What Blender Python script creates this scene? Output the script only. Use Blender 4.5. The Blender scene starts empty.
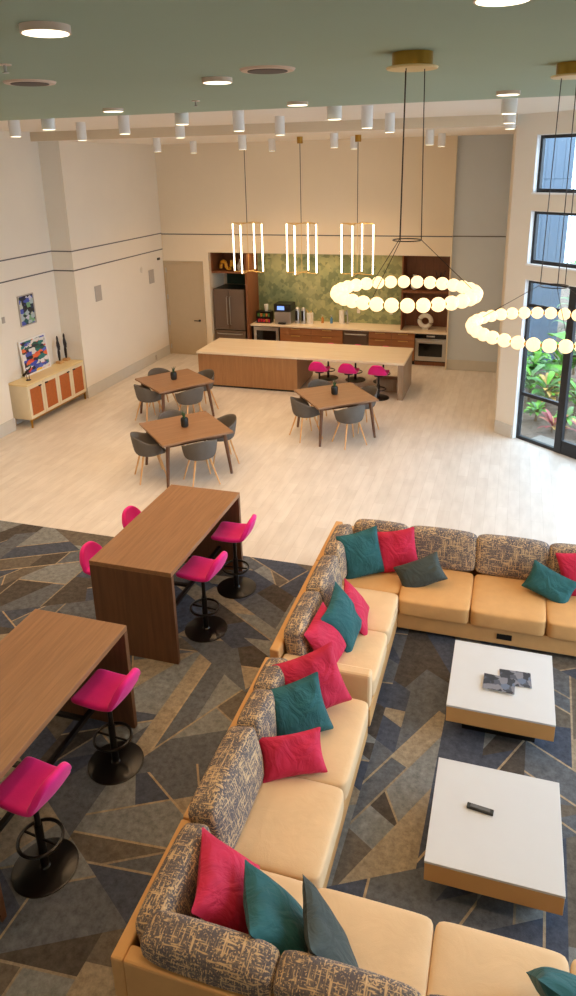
import bpy, bmesh, math, random
from mathutils import Matrix, Vector

# ------------------------------------------------------------------ camera, world, exposure
scene = bpy.context.scene
COL = scene.collection
PI = math.pi
CAM_H = 4.83

cam_data = bpy.data.cameras.new('camera')
cam = bpy.data.objects.new('camera', cam_data)
COL.objects.link(cam)
RIGHT = Vector((0.95631317, 0.29169249, -0.01950958))
DOWN = Vector((0.07436012, -0.30724381, -0.94872114))
FWD = Vector((-0.28272903, 0.90582379, -0.31551159))
m = Matrix.Identity(4)
for i in range(3):
    m[i][0] = RIGHT[i]; m[i][1] = -DOWN[i]; m[i][2] = -FWD[i]
m[0][3], m[1][3], m[2][3] = 0.0, 0.0, CAM_H
cam.matrix_world = m
cam_data.sensor_fit = 'VERTICAL'
cam_data.sensor_height = 36.0
cam_data.lens = 710.75 * 36.0 / 996.0
cam_data.shift_x = (288 - 294.64) / 996.0
cam_data.shift_y = (400.29 - 498) / 996.0
cam_data.clip_start = 0.05
cam_data.clip_end = 300
scene.camera = cam

world = bpy.data.worlds.new('world')
scene.world = world
world.use_nodes = True
wn = world.node_tree.nodes
wn['Background'].inputs['Color'].default_value = (0.67, 0.84, 1.0, 1)
wn['Background'].inputs['Strength'].default_value = 7.2

vs = scene.view_settings
vs.view_transform = 'Standard'
vs.look = 'None'
vs.gamma = 1.0
vs.use_curve_mapping = False
vs.exposure = -0.1

WARM = (1.0, 0.63, 0.33)
SPOT_W = 92.0
SPOT_DIM = 14.0      # the rows beside the windows are dimmed by day
DISC_W = 20.0
TUBE_E = 9.0
GLOBE_E = 1.55

# ------------------------------------------------------------------ material helpers
def lin(c):
    o = []
    for x in c[:3]:
        x = x / 255.0
        o.append(x / 12.92 if x <= 0.04045 else ((x + 0.055) / 1.055) ** 2.4)
    return (o[0], o[1], o[2], 1.0)

def new_mat(name):
    mt = bpy.data.materials.new(name)
    mt.use_nodes = True
    nt = mt.node_tree
    return mt, nt, nt.nodes['Principled BSDF']

def N(nt, typ, **kw):
    n = nt.nodes.new(typ)
    for k, v in kw.items():
        if k.startswith('i_'):
            n.inputs[k[2:].replace('_', ' ')].default_value = v
        else:
            setattr(n, k, v)
    return n

def coords(nt, scale=(1, 1, 1), rot=(0, 0, 0), space='Object'):
    tc = N(nt, 'ShaderNodeTexCoord')
    mp = N(nt, 'ShaderNodeMapping')
    mp.inputs['Scale'].default_value = scale
    mp.inputs['Rotation'].default_value = rot
    if space == 'World':
        g = N(nt, 'ShaderNodeNewGeometry')
        nt.links.new(g.outputs['Position'], mp.inputs['Vector'])
    else:
        nt.links.new(tc.outputs[space], mp.inputs['Vector'])
    return mp.outputs['Vector']

def ramp(nt, stops, src, interp='LINEAR'):
    r = N(nt, 'ShaderNodeValToRGB')
    cr = r.color_ramp
    cr.interpolation = interp
    while len(cr.elements) < len(stops):
        cr.elements.new(0.5)
    for e, (p, c) in zip(cr.elements, stops):
        e.position = p
        e.color = c
    nt.links.new(src, r.inputs['Fac'])
    return r.outputs['Color']

def add_bump(nt, b, src, strength=0.2, dist=0.01):
    bp = N(nt, 'ShaderNodeBump')
    bp.inputs['Strength'].default_value = strength
    bp.inputs['Distance'].default_value = dist
    nt.links.new(src, bp.inputs['Height'])
    nt.links.new(bp.outputs['Normal'], b.inputs['Normal'])

def plain(name, c, rough=0.5, metal=0.0, var=0.06, scale=6.0, bump=0.0, spec=None, sheen=0.0, crease=0.0):
    mt, nt, b = new_mat(name)
    a = lin(c)
    v = coords(nt)
    ns = N(nt, 'ShaderNodeTexNoise')
    ns.inputs['Scale'].default_value = scale
    ns.inputs['Detail'].default_value = 4
    nt.links.new(v, ns.inputs['Vector'])
    lo = tuple(x * (1 - var) for x in a[:3]) + (1,)
    hi = tuple(min(1, x * (1 + var)) for x in a[:3]) + (1,)
    col = ramp(nt, [(0.3, lo), (0.7, hi)], ns.outputs['Fac'])
    nt.links.new(col, b.inputs['Base Color'])
    b.inputs['Roughness'].default_value = rough
    b.inputs['Metallic'].default_value = metal
    if spec is not None:
        b.inputs['Specular IOR Level'].default_value = spec
    if sheen:
        b.inputs['Sheen Weight'].default_value = sheen
        b.inputs['Sheen Roughness'].default_value = 0.4
    if bump:
        n2 = N(nt, 'ShaderNodeTexNoise')
        n2.inputs['Scale'].default_value = scale * 30
        nt.links.new(v, n2.inputs['Vector'])
        add_bump(nt, b, n2.outputs['Fac'], bump, 0.004)
    if crease:
        n3 = N(nt, 'ShaderNodeTexNoise')
        n3.inputs['Scale'].default_value = 4.5
        n3.inputs['Detail'].default_value = 3
        n3.inputs['Distortion'].default_value = 2.2
        nt.links.new(v, n3.inputs['Vector'])
        bp = N(nt, 'ShaderNodeBump')
        bp.inputs['Strength'].default_value = crease
        bp.inputs['Distance'].default_value = 0.05
        nt.links.new(n3.outputs['Fac'], bp.inputs['Height'])
        old = b.inputs['Normal'].links[0].from_node if b.inputs['Normal'].links else None
        if old:
            nt.links.new(bp.outputs['Normal'], old.inputs['Normal'])
        else:
            nt.links.new(bp.outputs['Normal'], b.inputs['Normal'])
    return mt

def wood(name, c1, c2, stretch=(2, 26, 26), rough=0.38, rot=(0, 0, 0)):
    mt, nt, b = new_mat(name)
    v = coords(nt, stretch, rot)
    ns = N(nt, 'ShaderNodeTexNoise')
    ns.inputs['Scale'].default_value = 1.0
    ns.inputs['Detail'].default_value = 6
    ns.inputs['Roughness'].default_value = 0.65
    ns.inputs['Distortion'].default_value = 0.6
    nt.links.new(v, ns.inputs['Vector'])
    col = ramp(nt, [(0.28, lin(c1)), (0.72, lin(c2))], ns.outputs['Fac'])
    nt.links.new(col, b.inputs['Base Color'])
    b.inputs['Roughness'].default_value = rough
    add_bump(nt, b, ns.outputs['Fac'], 0.05, 0.003)
    return mt

def emit(name, c, strength):
    mt, nt, b = new_mat(name)
    b.inputs['Base Color'].default_value = lin(c)
    b.inputs['Emission Color'].default_value = lin(c)
    b.inputs['Emission Strength'].default_value = strength
    return mt

# ------------------------------------------------------------------ materials
M = {}
M['wall'] = plain('cream_wall_paint', (234, 228, 216), 0.85, var=0.015, scale=1.2)
M['wallwarmlit'] = plain('cream_paint_with_warm_light', (236, 222, 198), 0.85, var=0.015, scale=1.2)  # cream paint, warmed further to stand for the lamp light on it
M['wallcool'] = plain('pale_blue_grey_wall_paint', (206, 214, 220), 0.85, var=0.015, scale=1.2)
M['base'] = plain('grey_baseboard_paint', (205, 203, 196), 0.6, var=0.02)
M['ceil'] = plain('white_ceiling_paint', (238, 234, 226), 0.9, var=0.01)
M['beam'] = plain('beam_shade_tan', (220, 204, 178), 0.9, var=0.01)  # tan stands for the warm shade on the face without daylight
M['green'] = plain('sage_green_ceiling_paint', (166, 188, 170), 0.85, var=0.02, scale=0.8)
M['trimline'] = plain('dark_reveal_strip', (92, 92, 92), 0.5, var=0.03)
M['door'] = plain('beige_door_paint', (192, 172, 142), 0.55, var=0.02)
M['black'] = plain('black_powder_coat', (12, 12, 13), 0.3, var=0.1)
M['blackgloss'] = plain('black_glass', (14, 15, 17), 0.08, var=0.05)
M['frame'] = plain('dark_bronze_frame', (44, 46, 50), 0.4, metal=0.3, var=0.05)
M['white'] = plain('white_lacquer', (238, 238, 238), 0.3, var=0.01)
M['whitecyl'] = plain('white_lamp_housing', (232, 232, 230), 0.5, var=0.01)
M['jamb'] = plain('white_jamb_paint', (240, 243, 245), 0.6, var=0.01)
M['brass'] = plain('brushed_brass', (178, 138, 62), 0.3, metal=0.9, var=0.08)
M['gold'] = plain('pale_gold_metal', (214, 178, 108), 0.35, metal=0.7, var=0.05)
M['steel'] = plain('brushed_steel', (190, 188, 184), 0.3, metal=0.85, var=0.05, scale=3)
M['fridge'] = plain('bronze_stainless_steel', (120, 104, 92), 0.34, metal=0.75, var=0.04, scale=2)
M['tablewood'] = wood('walnut_bar_table_veneer', (128, 92, 60), (156, 115, 79), (30, 1.6, 30), 0.36)
M['tableside'] = wood('dark_walnut_panel_veneer', (90, 60, 38), (116, 78, 50), (24, 24, 1.6), 0.42)
M['dinewood'] = wood('brown_dining_table_veneer', (130, 97, 69), (156, 119, 87), (2, 26, 26), 0.4)
M['dineleg'] = wood('dark_brown_turned_wood', (84, 54, 34), (112, 76, 50), (30, 30, 3), 0.45)
M['chairleg'] = wood('light_ash_wood', (206, 158, 104), (228, 182, 128), (30, 30, 3), 0.45)
M['kitwood'] = wood('warm_walnut_cabinet_veneer', (138, 88, 50), (168, 112, 68), (1.5, 30, 30), 0.42)
M['shelfwood'] = wood('dark_walnut_shelf_veneer', (112, 68, 40), (140, 88, 54), (30, 30, 1.8), 0.45)
M['stone'] = wood('cream_veined_quartz', (226, 208, 178), (240, 226, 204), (1.2, 14, 14), 0.28)
M['islandwood'] = wood('tan_walnut_island_veneer', (150, 106, 66), (176, 128, 84), (24, 24, 1.6), 0.45)
M['islandleg'] = wood('greyed_oak_end_panel', (140, 118, 98), (166, 144, 122), (24, 24, 1.6), 0.45)
M['sofa'] = plain('golden_tan_upholstery', (208, 160, 102), 0.75, var=0.04, scale=9, bump=0.15, crease=0.07)
M['seat'] = plain('cream_tan_seat_fabric', (222, 190, 148), 0.75, var=0.04, scale=6, bump=0.15, crease=0.07)
M['pink'] = plain('magenta_wool', (224, 16, 128), 0.8, var=0.10, scale=5, bump=0.2, sheen=0.25)
M['pinkpil'] = plain('raspberry_pink_linen', (192, 26, 68), 0.8, var=0.10, scale=7, bump=0.25, sheen=0.05, crease=0.55)
M['teal'] = plain('teal_green_linen', (24, 86, 90), 0.8, var=0.12, scale=7, bump=0.25, sheen=0.05, crease=0.55)
M['slate'] = plain('dark_slate_green_linen', (58, 68, 66), 0.8, var=0.12, scale=7, bump=0.25, sheen=0.03, crease=0.55)
M['shell'] = plain('charcoal_felt_shell', (96, 91, 86), 0.85, var=0.06, scale=9, bump=0.2)
M['tanbox'] = plain('tan_laminate_side', (206, 158, 98), 0.45, var=0.03)
M['toplam'] = plain('white_table_laminate', (206, 208, 210), 0.3, var=0.01)
M['cabwhite'] = plain('ivory_sideboard_lacquer', (226, 212, 180), 0.45, var=0.03)
M['cabtop'] = plain('yellow_cream_sideboard_top', (232, 210, 156), 0.4, var=0.03)
M['leather'] = plain('saddle_tan_woven_panel', (176, 96, 42), 0.6, var=0.10, scale=22, bump=0.3)
M['bronze'] = plain('dark_bronze_sculpture', (48, 42, 40), 0.35, metal=0.5, var=0.1)
M['grille'] = plain('grey_perforated_grille', (178, 172, 164), 0.6, var=0.05, scale=60)
M['grilledark'] = plain('dark_speaker_mesh', (96, 90, 86), 0.7, var=0.08, scale=60)
M['pinktrim'] = plain('pale_trim_ring', (226, 206, 190), 0.5, var=0.02)
M['sage'] = plain('dark_green_wall_paint', (38, 66, 56), 0.7, var=0.03)
M['ceramic'] = plain('white_ceramic', (226, 222, 212), 0.3, var=0.02)
M['ochre'] = plain('ochre_glazed_ceramic', (226, 162, 42), 0.35, var=0.05)
M['leafdark'] = plain('dark_succulent_leaf', (48, 84, 52), 0.5, var=0.2, scale=20)
M['pot'] = plain('charcoal_pot_glaze', (34, 38, 38), 0.4, var=0.1)
M['podred'] = plain('coffee_pod_red', (206, 52, 70), 0.4)
M['podgreen'] = plain('coffee_pod_green', (96, 150, 82), 0.4)
M['podorange'] = plain('coffee_pod_orange', (214, 128, 60), 0.4)
M['screen'] = emit('machine_display_glow', (120, 160, 240), 1.2)
M['bluebottle'] = plain('blue_soap_liquid', (80, 130, 170), 0.2)
M['amber'] = plain('amber_soap_liquid', (178, 120, 50), 0.2)
M['book1'] = plain('dark_magazine_print', (60, 62, 70), 0.4, var=0.9, scale=14)
M['facade'] = plain('blue_grey_metal_cladding', (88, 106, 124), 0.5, var=0.05, scale=1)
M['facadepale'] = plain('pale_blue_metal_corner', (172, 196, 206), 0.5, var=0.02)
M['mulch'] = plain('brown_garden_mulch', (104, 88, 74), 0.95, var=0.35, scale=9, bump=0.6)
M['path'] = plain('pale_concrete_path', (140, 134, 126), 0.9, var=0.06, scale=4)
M['leaf1'] = plain('bright_green_leaf', (98, 168, 36), 0.45, var=0.3, scale=3)
M['leaf2'] = plain('mid_green_leaf', (60, 118, 44), 0.5, var=0.3, scale=3)
M['leaf3'] = plain('pale_silver_green_leaf', (120, 158, 104), 0.5, var=0.3, scale=3)
M['leafred'] = plain('crimson_cordyline_leaf', (160, 60, 66), 0.5, var=0.3, scale=3)
M['leafor'] = plain('orange_croton_leaf', (190, 150, 70), 0.5, var=0.3, scale=3)
M['bark'] = plain('grey_brown_stem', (110, 92, 70), 0.9, var=0.2)
M['lampglow'] = emit('downlight_lens_glow', (255, 236, 200), 5.0)
M['discglow'] = emit('disc_light_lens_glow', (255, 236, 206), 3.2)
M['tubeglow'] = emit('pendant_tube_glow', (255, 228, 184), TUBE_E)
M['globeglow'] = emit('opal_globe_glow', (255, 222, 172), GLOBE_E)

def make_glass():
    mt = bpy.data.materials.new('clear_window_glass')
    mt.use_nodes = True
    nt = mt.node_tree
    nt.nodes.clear()
    out = N(nt, 'ShaderNodeOutputMaterial')
    mix = N(nt, 'ShaderNodeMixShader')
    mix.inputs[0].default_value = 0.07
    tr = N(nt, 'ShaderNodeBsdfTransparent')
    tr.inputs['Color'].default_value = (0.95, 0.98, 1, 1)
    gl = N(nt, 'ShaderNodeBsdfGlossy')
    gl.inputs['Roughness'].default_value = 0.02
    nt.links.new(tr.outputs[0], mix.inputs[1])
    nt.links.new(gl.outputs[0], mix.inputs[2])
    nt.links.new(mix.outputs[0], out.inputs['Surface'])
    return mt
M['glass'] = make_glass()

def make_plank():
    mt, nt, b = new_mat('pale_oak_vinyl_plank')
    v = coords(nt, (1, 1, 1), (0, 0, PI / 2), 'World')
    br = N(nt, 'ShaderNodeTexBrick')
    br.offset = 0.37
    br.inputs['Color1'].default_value = lin((218, 211, 202))
    br.inputs['Color2'].default_value = lin((226, 220, 212))
    br.inputs['Mortar'].default_value = lin((206, 198, 188))
    br.inputs['Scale'].default_value = 1.0
    br.inputs['Mortar Size'].default_value = 0.003
    br.inputs['Mortar Smooth'].default_value = 0.6
    br.inputs['Brick Width'].default_value = 0.95
    br.inputs['Row Height'].default_value = 0.16
    nt.links.new(v, br.inputs['Vector'])
    v2 = coords(nt, (9, 2.2, 1), (0, 0, 0), 'World')
    ns = N(nt, 'ShaderNodeTexNoise')
    ns.inputs['Scale'].default_value = 1.0
    ns.inputs['Detail'].default_value = 6
    nt.links.new(v2, ns.inputs['Vector'])
    g = ramp(nt, [(0.3, (0.86, 0.85, 0.84, 1)), (0.7, (1, 1, 1, 1))], ns.outputs['Fac'])
    mx = N(nt, 'ShaderNodeMix', data_type='RGBA', blend_type='MULTIPLY')
    mx.inputs[0].default_value = 1.0
    nt.links.new(br.outputs['Color'], mx.inputs[6])
    nt.links.new(g, mx.inputs[7])
    nt.links.new(mx.outputs[2], b.inputs['Base Color'])
    b.inputs['Roughness'].default_value = 0.35
    b.inputs['Specular IOR Level'].default_value = 0.35
    return mt
M['plank'] = make_plank()

def make_carpet():
    mt, nt, b = new_mat('angular_block_carpet')
    at = N(nt, 'ShaderNodeAttribute', attribute_name='yarn')
    v = coords(nt, (1, 1, 1), (0, 0, 0), 'World')
    ns = N(nt, 'ShaderNodeTexNoise')
    ns.inputs['Scale'].default_value = 16.0
    ns.inputs['Detail'].default_value = 8
    ns.inputs['Roughness'].default_value = 0.75
    nt.links.new(v, ns.inputs['Vector'])
    g = ramp(nt, [(0.3, (0.55, 0.55, 0.55, 1)), (0.7, (1.30, 1.30, 1.30, 1))], ns.outputs['Fac'])
    n2 = N(nt, 'ShaderNodeTexNoise')
    n2.inputs['Scale'].default_value = 160.0
    nt.links.new(v, n2.inputs['Vector'])
    mx = N(nt, 'ShaderNodeMix', data_type='RGBA', blend_type='MULTIPLY')
    mx.inputs[0].default_value = 1.0
    nt.links.new(at.outputs['Color'], mx.inputs[6])
    nt.links.new(g, mx.inputs[7])
    nt.links.new(mx.outputs[2], b.inputs['Base Color'])
    b.inputs['Roughness'].default_value = 0.95
    b.inputs['Specular IOR Level'].default_value = 0.1
    add_bump(nt, b, n2.outputs['Fac'], 0.4, 0.004)
    return mt
M['carpet'] = make_carpet()

def make_hatch():
    mt, nt, b = new_mat('crosshatched_grey_gold_weave')
    outs = []
    for sc, off in (((9, 90, 90), 0.0), ((90, 90, 9), 7.3), ((90, 9, 90), 3.1)):
        v = coords(nt, sc)
        ns = N(nt, 'ShaderNodeTexNoise')
        ns.inputs['Scale'].default_value = 1.0
        ns.inputs['Detail'].default_value = 1.5
        ad = N(nt, 'ShaderNodeVectorMath', operation='ADD')
        ad.inputs[1].default_value = (off, off, off)
        nt.links.new(v, ad.inputs[0])
        nt.links.new(ad.outputs[0], ns.inputs['Vector'])
        outs.append(ns.outputs['Fac'])
    mx1 = N(nt, 'ShaderNodeMath', operation='MAXIMUM')
    nt.links.new(outs[0], mx1.inputs[0]); nt.links.new(outs[1], mx1.inputs[1])
    mx2 = N(nt, 'ShaderNodeMath', operation='MAXIMUM')
    nt.links.new(mx1.outputs[0], mx2.inputs[0]); nt.links.new(outs[2], mx2.inputs[1])
    v = coords(nt, (5, 5, 5))
    big = N(nt, 'ShaderNodeTexNoise')
    big.inputs['Scale'].default_value = 1.4
    nt.links.new(v, big.inputs['Vector'])
    sm = N(nt, 'ShaderNodeMath', operation='MULTIPLY_ADD')
    nt.links.new(big.outputs['Fac'], sm.inputs[0])
    sm.inputs[1].default_value = 0.22
    nt.links.new(mx2.outputs[0], sm.inputs[2])
    col = ramp(nt, [(0.0, lin((70, 66, 72))), (0.60, lin((92, 86, 90))), (0.69, lin((118, 106, 98))), (0.745, lin((196, 166, 126))), (1.0, lin((226, 198, 158)))], sm.outputs[0])
    nt.links.new(col, b.inputs['Base Color'])
    b.inputs['Roughness'].default_value = 0.85
    add_bump(nt, b, mx2.outputs[0], 0.2, 0.004)
    return mt
M['hatch'] = make_hatch()

def make_splash():
    mt, nt, b = new_mat('green_triangle_mosaic_tile')
    v = coords(nt, (1, 1, 1))
    vo = N(nt, 'ShaderNodeTexVoronoi')
    vo.distance = 'MANHATTAN'
    vo.inputs['Scale'].default_value = 8.5
    nt.links.new(v, vo.inputs['Vector'])
    sp = N(nt, 'ShaderNodeSeparateColor')
    nt.links.new(vo.outputs['Color'], sp.inputs['Color'])
    ns = N(nt, 'ShaderNodeTexNoise')
    ns.inputs['Scale'].default_value = 1.2
    nt.links.new(v, ns.inputs['Vector'])
    base = ramp(nt, [(0.35, lin((132, 146, 110))), (0.65, lin((176, 178, 134)))], ns.outputs['Fac'])
    dark = ramp(nt, [(0.0, (0.52, 0.60, 0.56, 1)), (0.32, (0.72, 0.78, 0.74, 1)), (0.5, (0.92, 0.95, 0.9, 1)), (0.78, (1.12, 1.1, 1.0, 1))], sp.outputs[0], 'CONSTANT')
    mx = N(nt, 'ShaderNodeMix', data_type='RGBA', blend_type='MULTIPLY')
    mx.inputs[0].default_value = 0.85
    nt.links.new(base, mx.inputs[6]); nt.links.new(dark, mx.inputs[7])
    nt.links.new(mx.outputs[2], b.inputs['Base Color'])
    b.inputs['Roughness'].default_value = 0.3
    return mt
M['splash'] = make_splash()

def make_paint(name, scale, pal, seed):
    mt, nt, b = new_mat(name)
    v = coords(nt, scale)
    ad = N(nt, 'ShaderNodeVectorMath', operation='ADD')
    ad.inputs[1].default_value = (seed, seed * 2, seed * 3)
    nt.links.new(v, ad.inputs[0])
    wob = N(nt, 'ShaderNodeTexNoise')
    wob.inputs['Scale'].default_value = 1.6
    nt.links.new(ad.outputs[0], wob.inputs['Vector'])
    wm = N(nt, 'ShaderNodeMix', data_type='RGBA', blend_type='ADD')
    wm.inputs[0].default_value = 0.9
    nt.links.new(ad.outputs[0], wm.inputs[6]); nt.links.new(wob.outputs['Color'], wm.inputs[7])
    vo = N(nt, 'ShaderNodeTexVoronoi')
    vo.inputs['Scale'].default_value = 1.0
    nt.links.new(wm.outputs[2], vo.inputs['Vector'])
    sp = N(nt, 'ShaderNodeSeparateColor')
    nt.links.new(vo.outputs['Color'], sp.inputs['Color'])
    n = len(pal)
    col = ramp(nt, [(i / n, lin(c)) for i, c in enumerate(pal)], sp.outputs[0], 'CONSTANT')
    nt.links.new(col, b.inputs['Base Color'])
    b.inputs['Roughness'].default_value = 0.5
    return mt
M['art1'] = make_paint('swirling_blue_green_abstract', (4, 9, 13), [(20, 30, 40), (40, 90, 96), (170, 190, 200), (70, 90, 190), (30, 40, 70), (120, 170, 130), (200, 200, 220), (30, 60, 60), (60, 90, 160), (190, 200, 190), (20, 30, 40)], 3.7)
M['art2'] = make_paint('streaky_multicolour_abstract', (2, 6, 17), [(40, 40, 60), (60, 80, 190), (220, 220, 220), (40, 120, 120), (230, 110, 60), (240, 200, 70), (90, 110, 210), (230, 230, 235), (40, 90, 80), (210, 70, 60), (70, 90, 180)], 9.1)

M['book1'] = make_paint('dark_magazine_print', (16, 16, 4), [(44, 46, 54), (70, 74, 86), (120, 120, 128), (60, 56, 60), (96, 108, 130), (40, 40, 46)], 5.3)

# ------------------------------------------------------------------ mesh helpers
class MB:
    def __init__(self):
        self.v = []; self.f = []
    def add(self, vs, fs):
        o = len(self.v)
        self.v += [tuple(p) for p in vs]
        self.f += [tuple(i + o for i in f) for f in fs]
        return self
    def box(self, x0, x1, y0, y1, z0, z1, T=None):
        vs = [(x, y, z) for z in (z0, z1) for (x, y) in ((x0, y0), (x1, y0), (x1, y1), (x0, y1))]
        if T is not None:
            vs = [T @ Vector(p) for p in vs]
        return self.add(vs, [(3, 2, 1, 0), (4, 5, 6, 7), (0, 1, 5, 4), (1, 2, 6, 5), (2, 3, 7, 6), (3, 0, 4, 7)])
    def prism(self, pts, z0, z1):
        n = len(pts)
        vs = [(x, y, z0) for x, y in pts] + [(x, y, z1) for x, y in pts]
        fs = [tuple(range(n - 1, -1, -1)), tuple(range(n, 2 * n))]
        fs += [(i, (i + 1) % n, n + (i + 1) % n, n + i) for i in range(n)]
        return self.add(vs, fs)
    def lathe(self, prof, n=24, c=(0, 0, 0)):
        vs = []; fs = []
        for r, z in prof:
            for k in range(n):
                a = 2 * PI * k / n
                vs.append((c[0] + r * math.cos(a), c[1] + r * math.sin(a), c[2] + z))
        for i in range(len(prof) - 1):
            for k in range(n):
                fs.append((i * n + k, i * n + (k + 1) % n, (i + 1) * n + (k + 1) % n, (i + 1) * n + k))
        fs.append(tuple(range(n - 1, -1, -1)))
        fs.append(tuple((len(prof) - 1) * n + k for k in range(n)))
        return self.add(vs, fs)
    def tube(self, path, r, n=8, closed=False, r2=None):
        P = [Vector(p) for p in path]
        L = len(P); vs = []; fs = []
        up = Vector((0, 0, 1))
        for i, p in enumerate(P):
            if closed:
                d = P[(i + 1) % L] - P[i - 1]
            else:
                d = P[min(i + 1, L - 1)] - P[max(i - 1, 0)]
            d.normalize()
            a = d.cross(up if abs(d.dot(up)) < 0.95 else Vector((1, 0, 0))).normalized()
            b = d.cross(a)
            rr = r if r2 is None else r + (r2 - r) * i / max(1, L - 1)
            for k in range(n):
                t = 2 * PI * k / n
                vs.append(p + a * (rr * math.cos(t)) + b * (rr * math.sin(t)))
        S = L if closed else L - 1
        for i in range(S):
            j = (i + 1) % L
            for k in range(n):
                fs.append((i * n + k, j * n + k, j * n + (k + 1) % n, i * n + (k + 1) % n))
        if not closed:
            fs.append(tuple(range(n))); fs.append(tuple((L - 1) * n + k for k in range(n - 1, -1, -1)))
        return self.add(vs, fs)
    def ring(self, c, R, r, n=28, k=8):
        return self.tube([(c[0] + R * math.cos(2 * PI * i / n), c[1] + R * math.sin(2 * PI * i / n), c[2]) for i in range(n)], r, k, True)
    def build(self, name, mat, parent=None, bevel=0.0, smooth=False, sub=0, solid=0.0, loc=None):
        me = bpy.data.meshes.new(name)
        me.from_pydata(self.v, [], self.f)
        bm = bmesh.new(); bm.from_mesh(me)
        bmesh.ops.recalc_face_normals(bm, faces=bm.faces)
        bm.to_mesh(me); bm.free()
        me.materials.append(M[mat] if isinstance(mat, str) else mat)
        if smooth:
            me.polygons.foreach_set('use_smooth', [True] * len(me.polygons))
            if not sub:
                me.set_sharp_from_angle(angle=math.radians(38))
        o = bpy.data.objects.new(name, me)
        COL.objects.link(o)
        if parent is not None:
            o.parent = parent
        if loc is not None:
            o.location = loc
        if solid:
            md = o.modifiers.new('Solidify', 'SOLIDIFY'); md.thickness = solid; md.offset = 0
        if bevel:
            md = o.modifiers.new('Bevel', 'BEVEL'); md.width = bevel; md.segments = 2; md.limit_method = 'ANGLE'
        if sub:
            md = o.modifiers.new('Subdivision', 'SUBSURF'); md.levels = sub; md.render_levels = sub
        return o

def thing(name, label, cat, loc=(0, 0, 0), rz=0.0, group=None):
    o = bpy.data.objects.new(name, None)
    COL.objects.link(o)
    o.location = loc
    o.rotation_euler = (0, 0, rz)
    o.empty_display_size = 0.1
    return tag(o, label, cat, group)

def tag(o, label, cat, group=None):
    o['label'] = label; o['category'] = cat
    if group:
        o['group'] = group
    return o

def struct(o):
    o['kind'] = 'structure'
    return o

def copy_tree(o, parent=None):
    c = o.copy()
    COL.objects.link(c)
    c.parent = parent
    for ch in list(o.children):
        copy_tree(ch, c)
    return c

def dup(o, loc, rz, label=None, group=None):
    c = copy_tree(o)
    c.location = loc
    c.rotation_euler = (0, 0, rz)
    if label:
        c['label'] = label
    if group:
        c['group'] = group
    return c

def softbox(w, d, h, r=0.06, bulge=0.03, n=8):
    """rounded, slightly inflated cushion centred at the origin"""
    bm = bmesh.new()
    bmesh.ops.create_cube(bm, size=2.0)
    bmesh.ops.subdivide_edges(bm, edges=bm.edges[:], cuts=n, use_grid_fill=True)
    half = (w / 2, d / 2, h / 2)
    for v in bm.verts:
        q = v.co.copy()
        p = Vector((q[i] * half[i] for i in range(3)))
        core = Vector((max(-(half[i] - r), min(half[i] - r, p[i])) for i in range(3)))
        dd = p - core
        if dd.length > 1e-6:
            p = core + dd.normalized() * r
        f = [1 - 0.85 * q[i] ** 2 for i in range(3)]
        p.x += bulge * 0.6 * q.x * f[1] * f[2]
        p.y += bulge * q.y * f[0] * f[2]
        p.z += bulge * q.z * f[0] * f[1]
        v.co = p
    mb = MB()
    bm.verts.index_update()
    mb.add([v.co for v in bm.verts], [[v.index for v in f.verts] for f in bm.faces])
    bm.free()
    return mb

def pillow_mesh(w, h, t, seed, n=16):
    rnd = random.Random(seed)
    ph = [rnd.uniform(0, 6.28) for _ in range(6)]
    mb = MB()
    vs = []; fs = []
    def pt(i, j, s):
        u = -1 + 2 * i / n; v = -1 + 2 * j / n
        x = u * w / 2 * (1 - 0.10 * (1 - v * v) * u * u)
        z = v * h / 2 * (1 - 0.10 * (1 - u * u) * v * v)
        e = max(0.0, (1 - u * u) * (1 - v * v))
        y = t / 2 * e ** 0.38
        wr = 0.006 * math.sin(7 * u * v + 5 * u + ph[0]) * math.sin(2 * v + ph[1]) + 0.004 * math.sin(6 * v * v - 5 * u + ph[2])
        y += wr * min(1, e * 2.0)
        y *= 1 - 0.10 * v
        return (x, s * y + 0.02 * math.sin(2 * u + ph[3]) * v, z)
    for s in (1, -1):
        o = len(vs)
        for j in range(n + 1):
            for i in range(n + 1):
                vs.append(pt(i, j, s))
        for j in range(n):
            for i in range(n):
                a = o + j * (n + 1) + i
                q = (a, a + 1, a + n + 2, a + n + 1)
                fs.append(q if s < 0 else q[::-1])
    mb.add(vs, fs)
    return mb

# ------------------------------------------------------------------ room shell
XL, XN, XP = -8.81, -9.30, -9.11       # left wall faces: main, niche, near pilaster
YB, YR = 16.95, 17.05                  # back wall faces
ZC, ZM, ZS = 5.35, 5.52, 5.36          # far ceiling, middle ceiling, green soffit
YE, YBM, YF = 7.30, 12.75, 7.57        # soffit edge, beam, floor joint
W0 = Vector((0.18, 12.69, 0)); WU = Vector((0.779, -0.627, 0)); WN = Vector((0.627, 0.779, 0))
SW = 5.0
WE = W0 + WU * SW
WT = Matrix(((WU.x, WN.x, 0, W0.x), (WU.y, WN.y, 0, W0.y), (0, 0, 1, 0), (0, 0, 0, 1)))

struct(MB().prism([(-9.6, YF), (WE.x + 0.1, YF), (WE.x + 0.1, WE.y + 0.05), (0.28, 12.80), (-0.05, 13.0), (-0.15, 18.2), (-9.6, 18.2)], -0.12, 0.0).build('floor', 'plank'))
struct(MB().box(-9.6, WE.x + 0.3, -1.5, YF, -0.12, -0.004).build('floor_carpet_base', 'black'))

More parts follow.
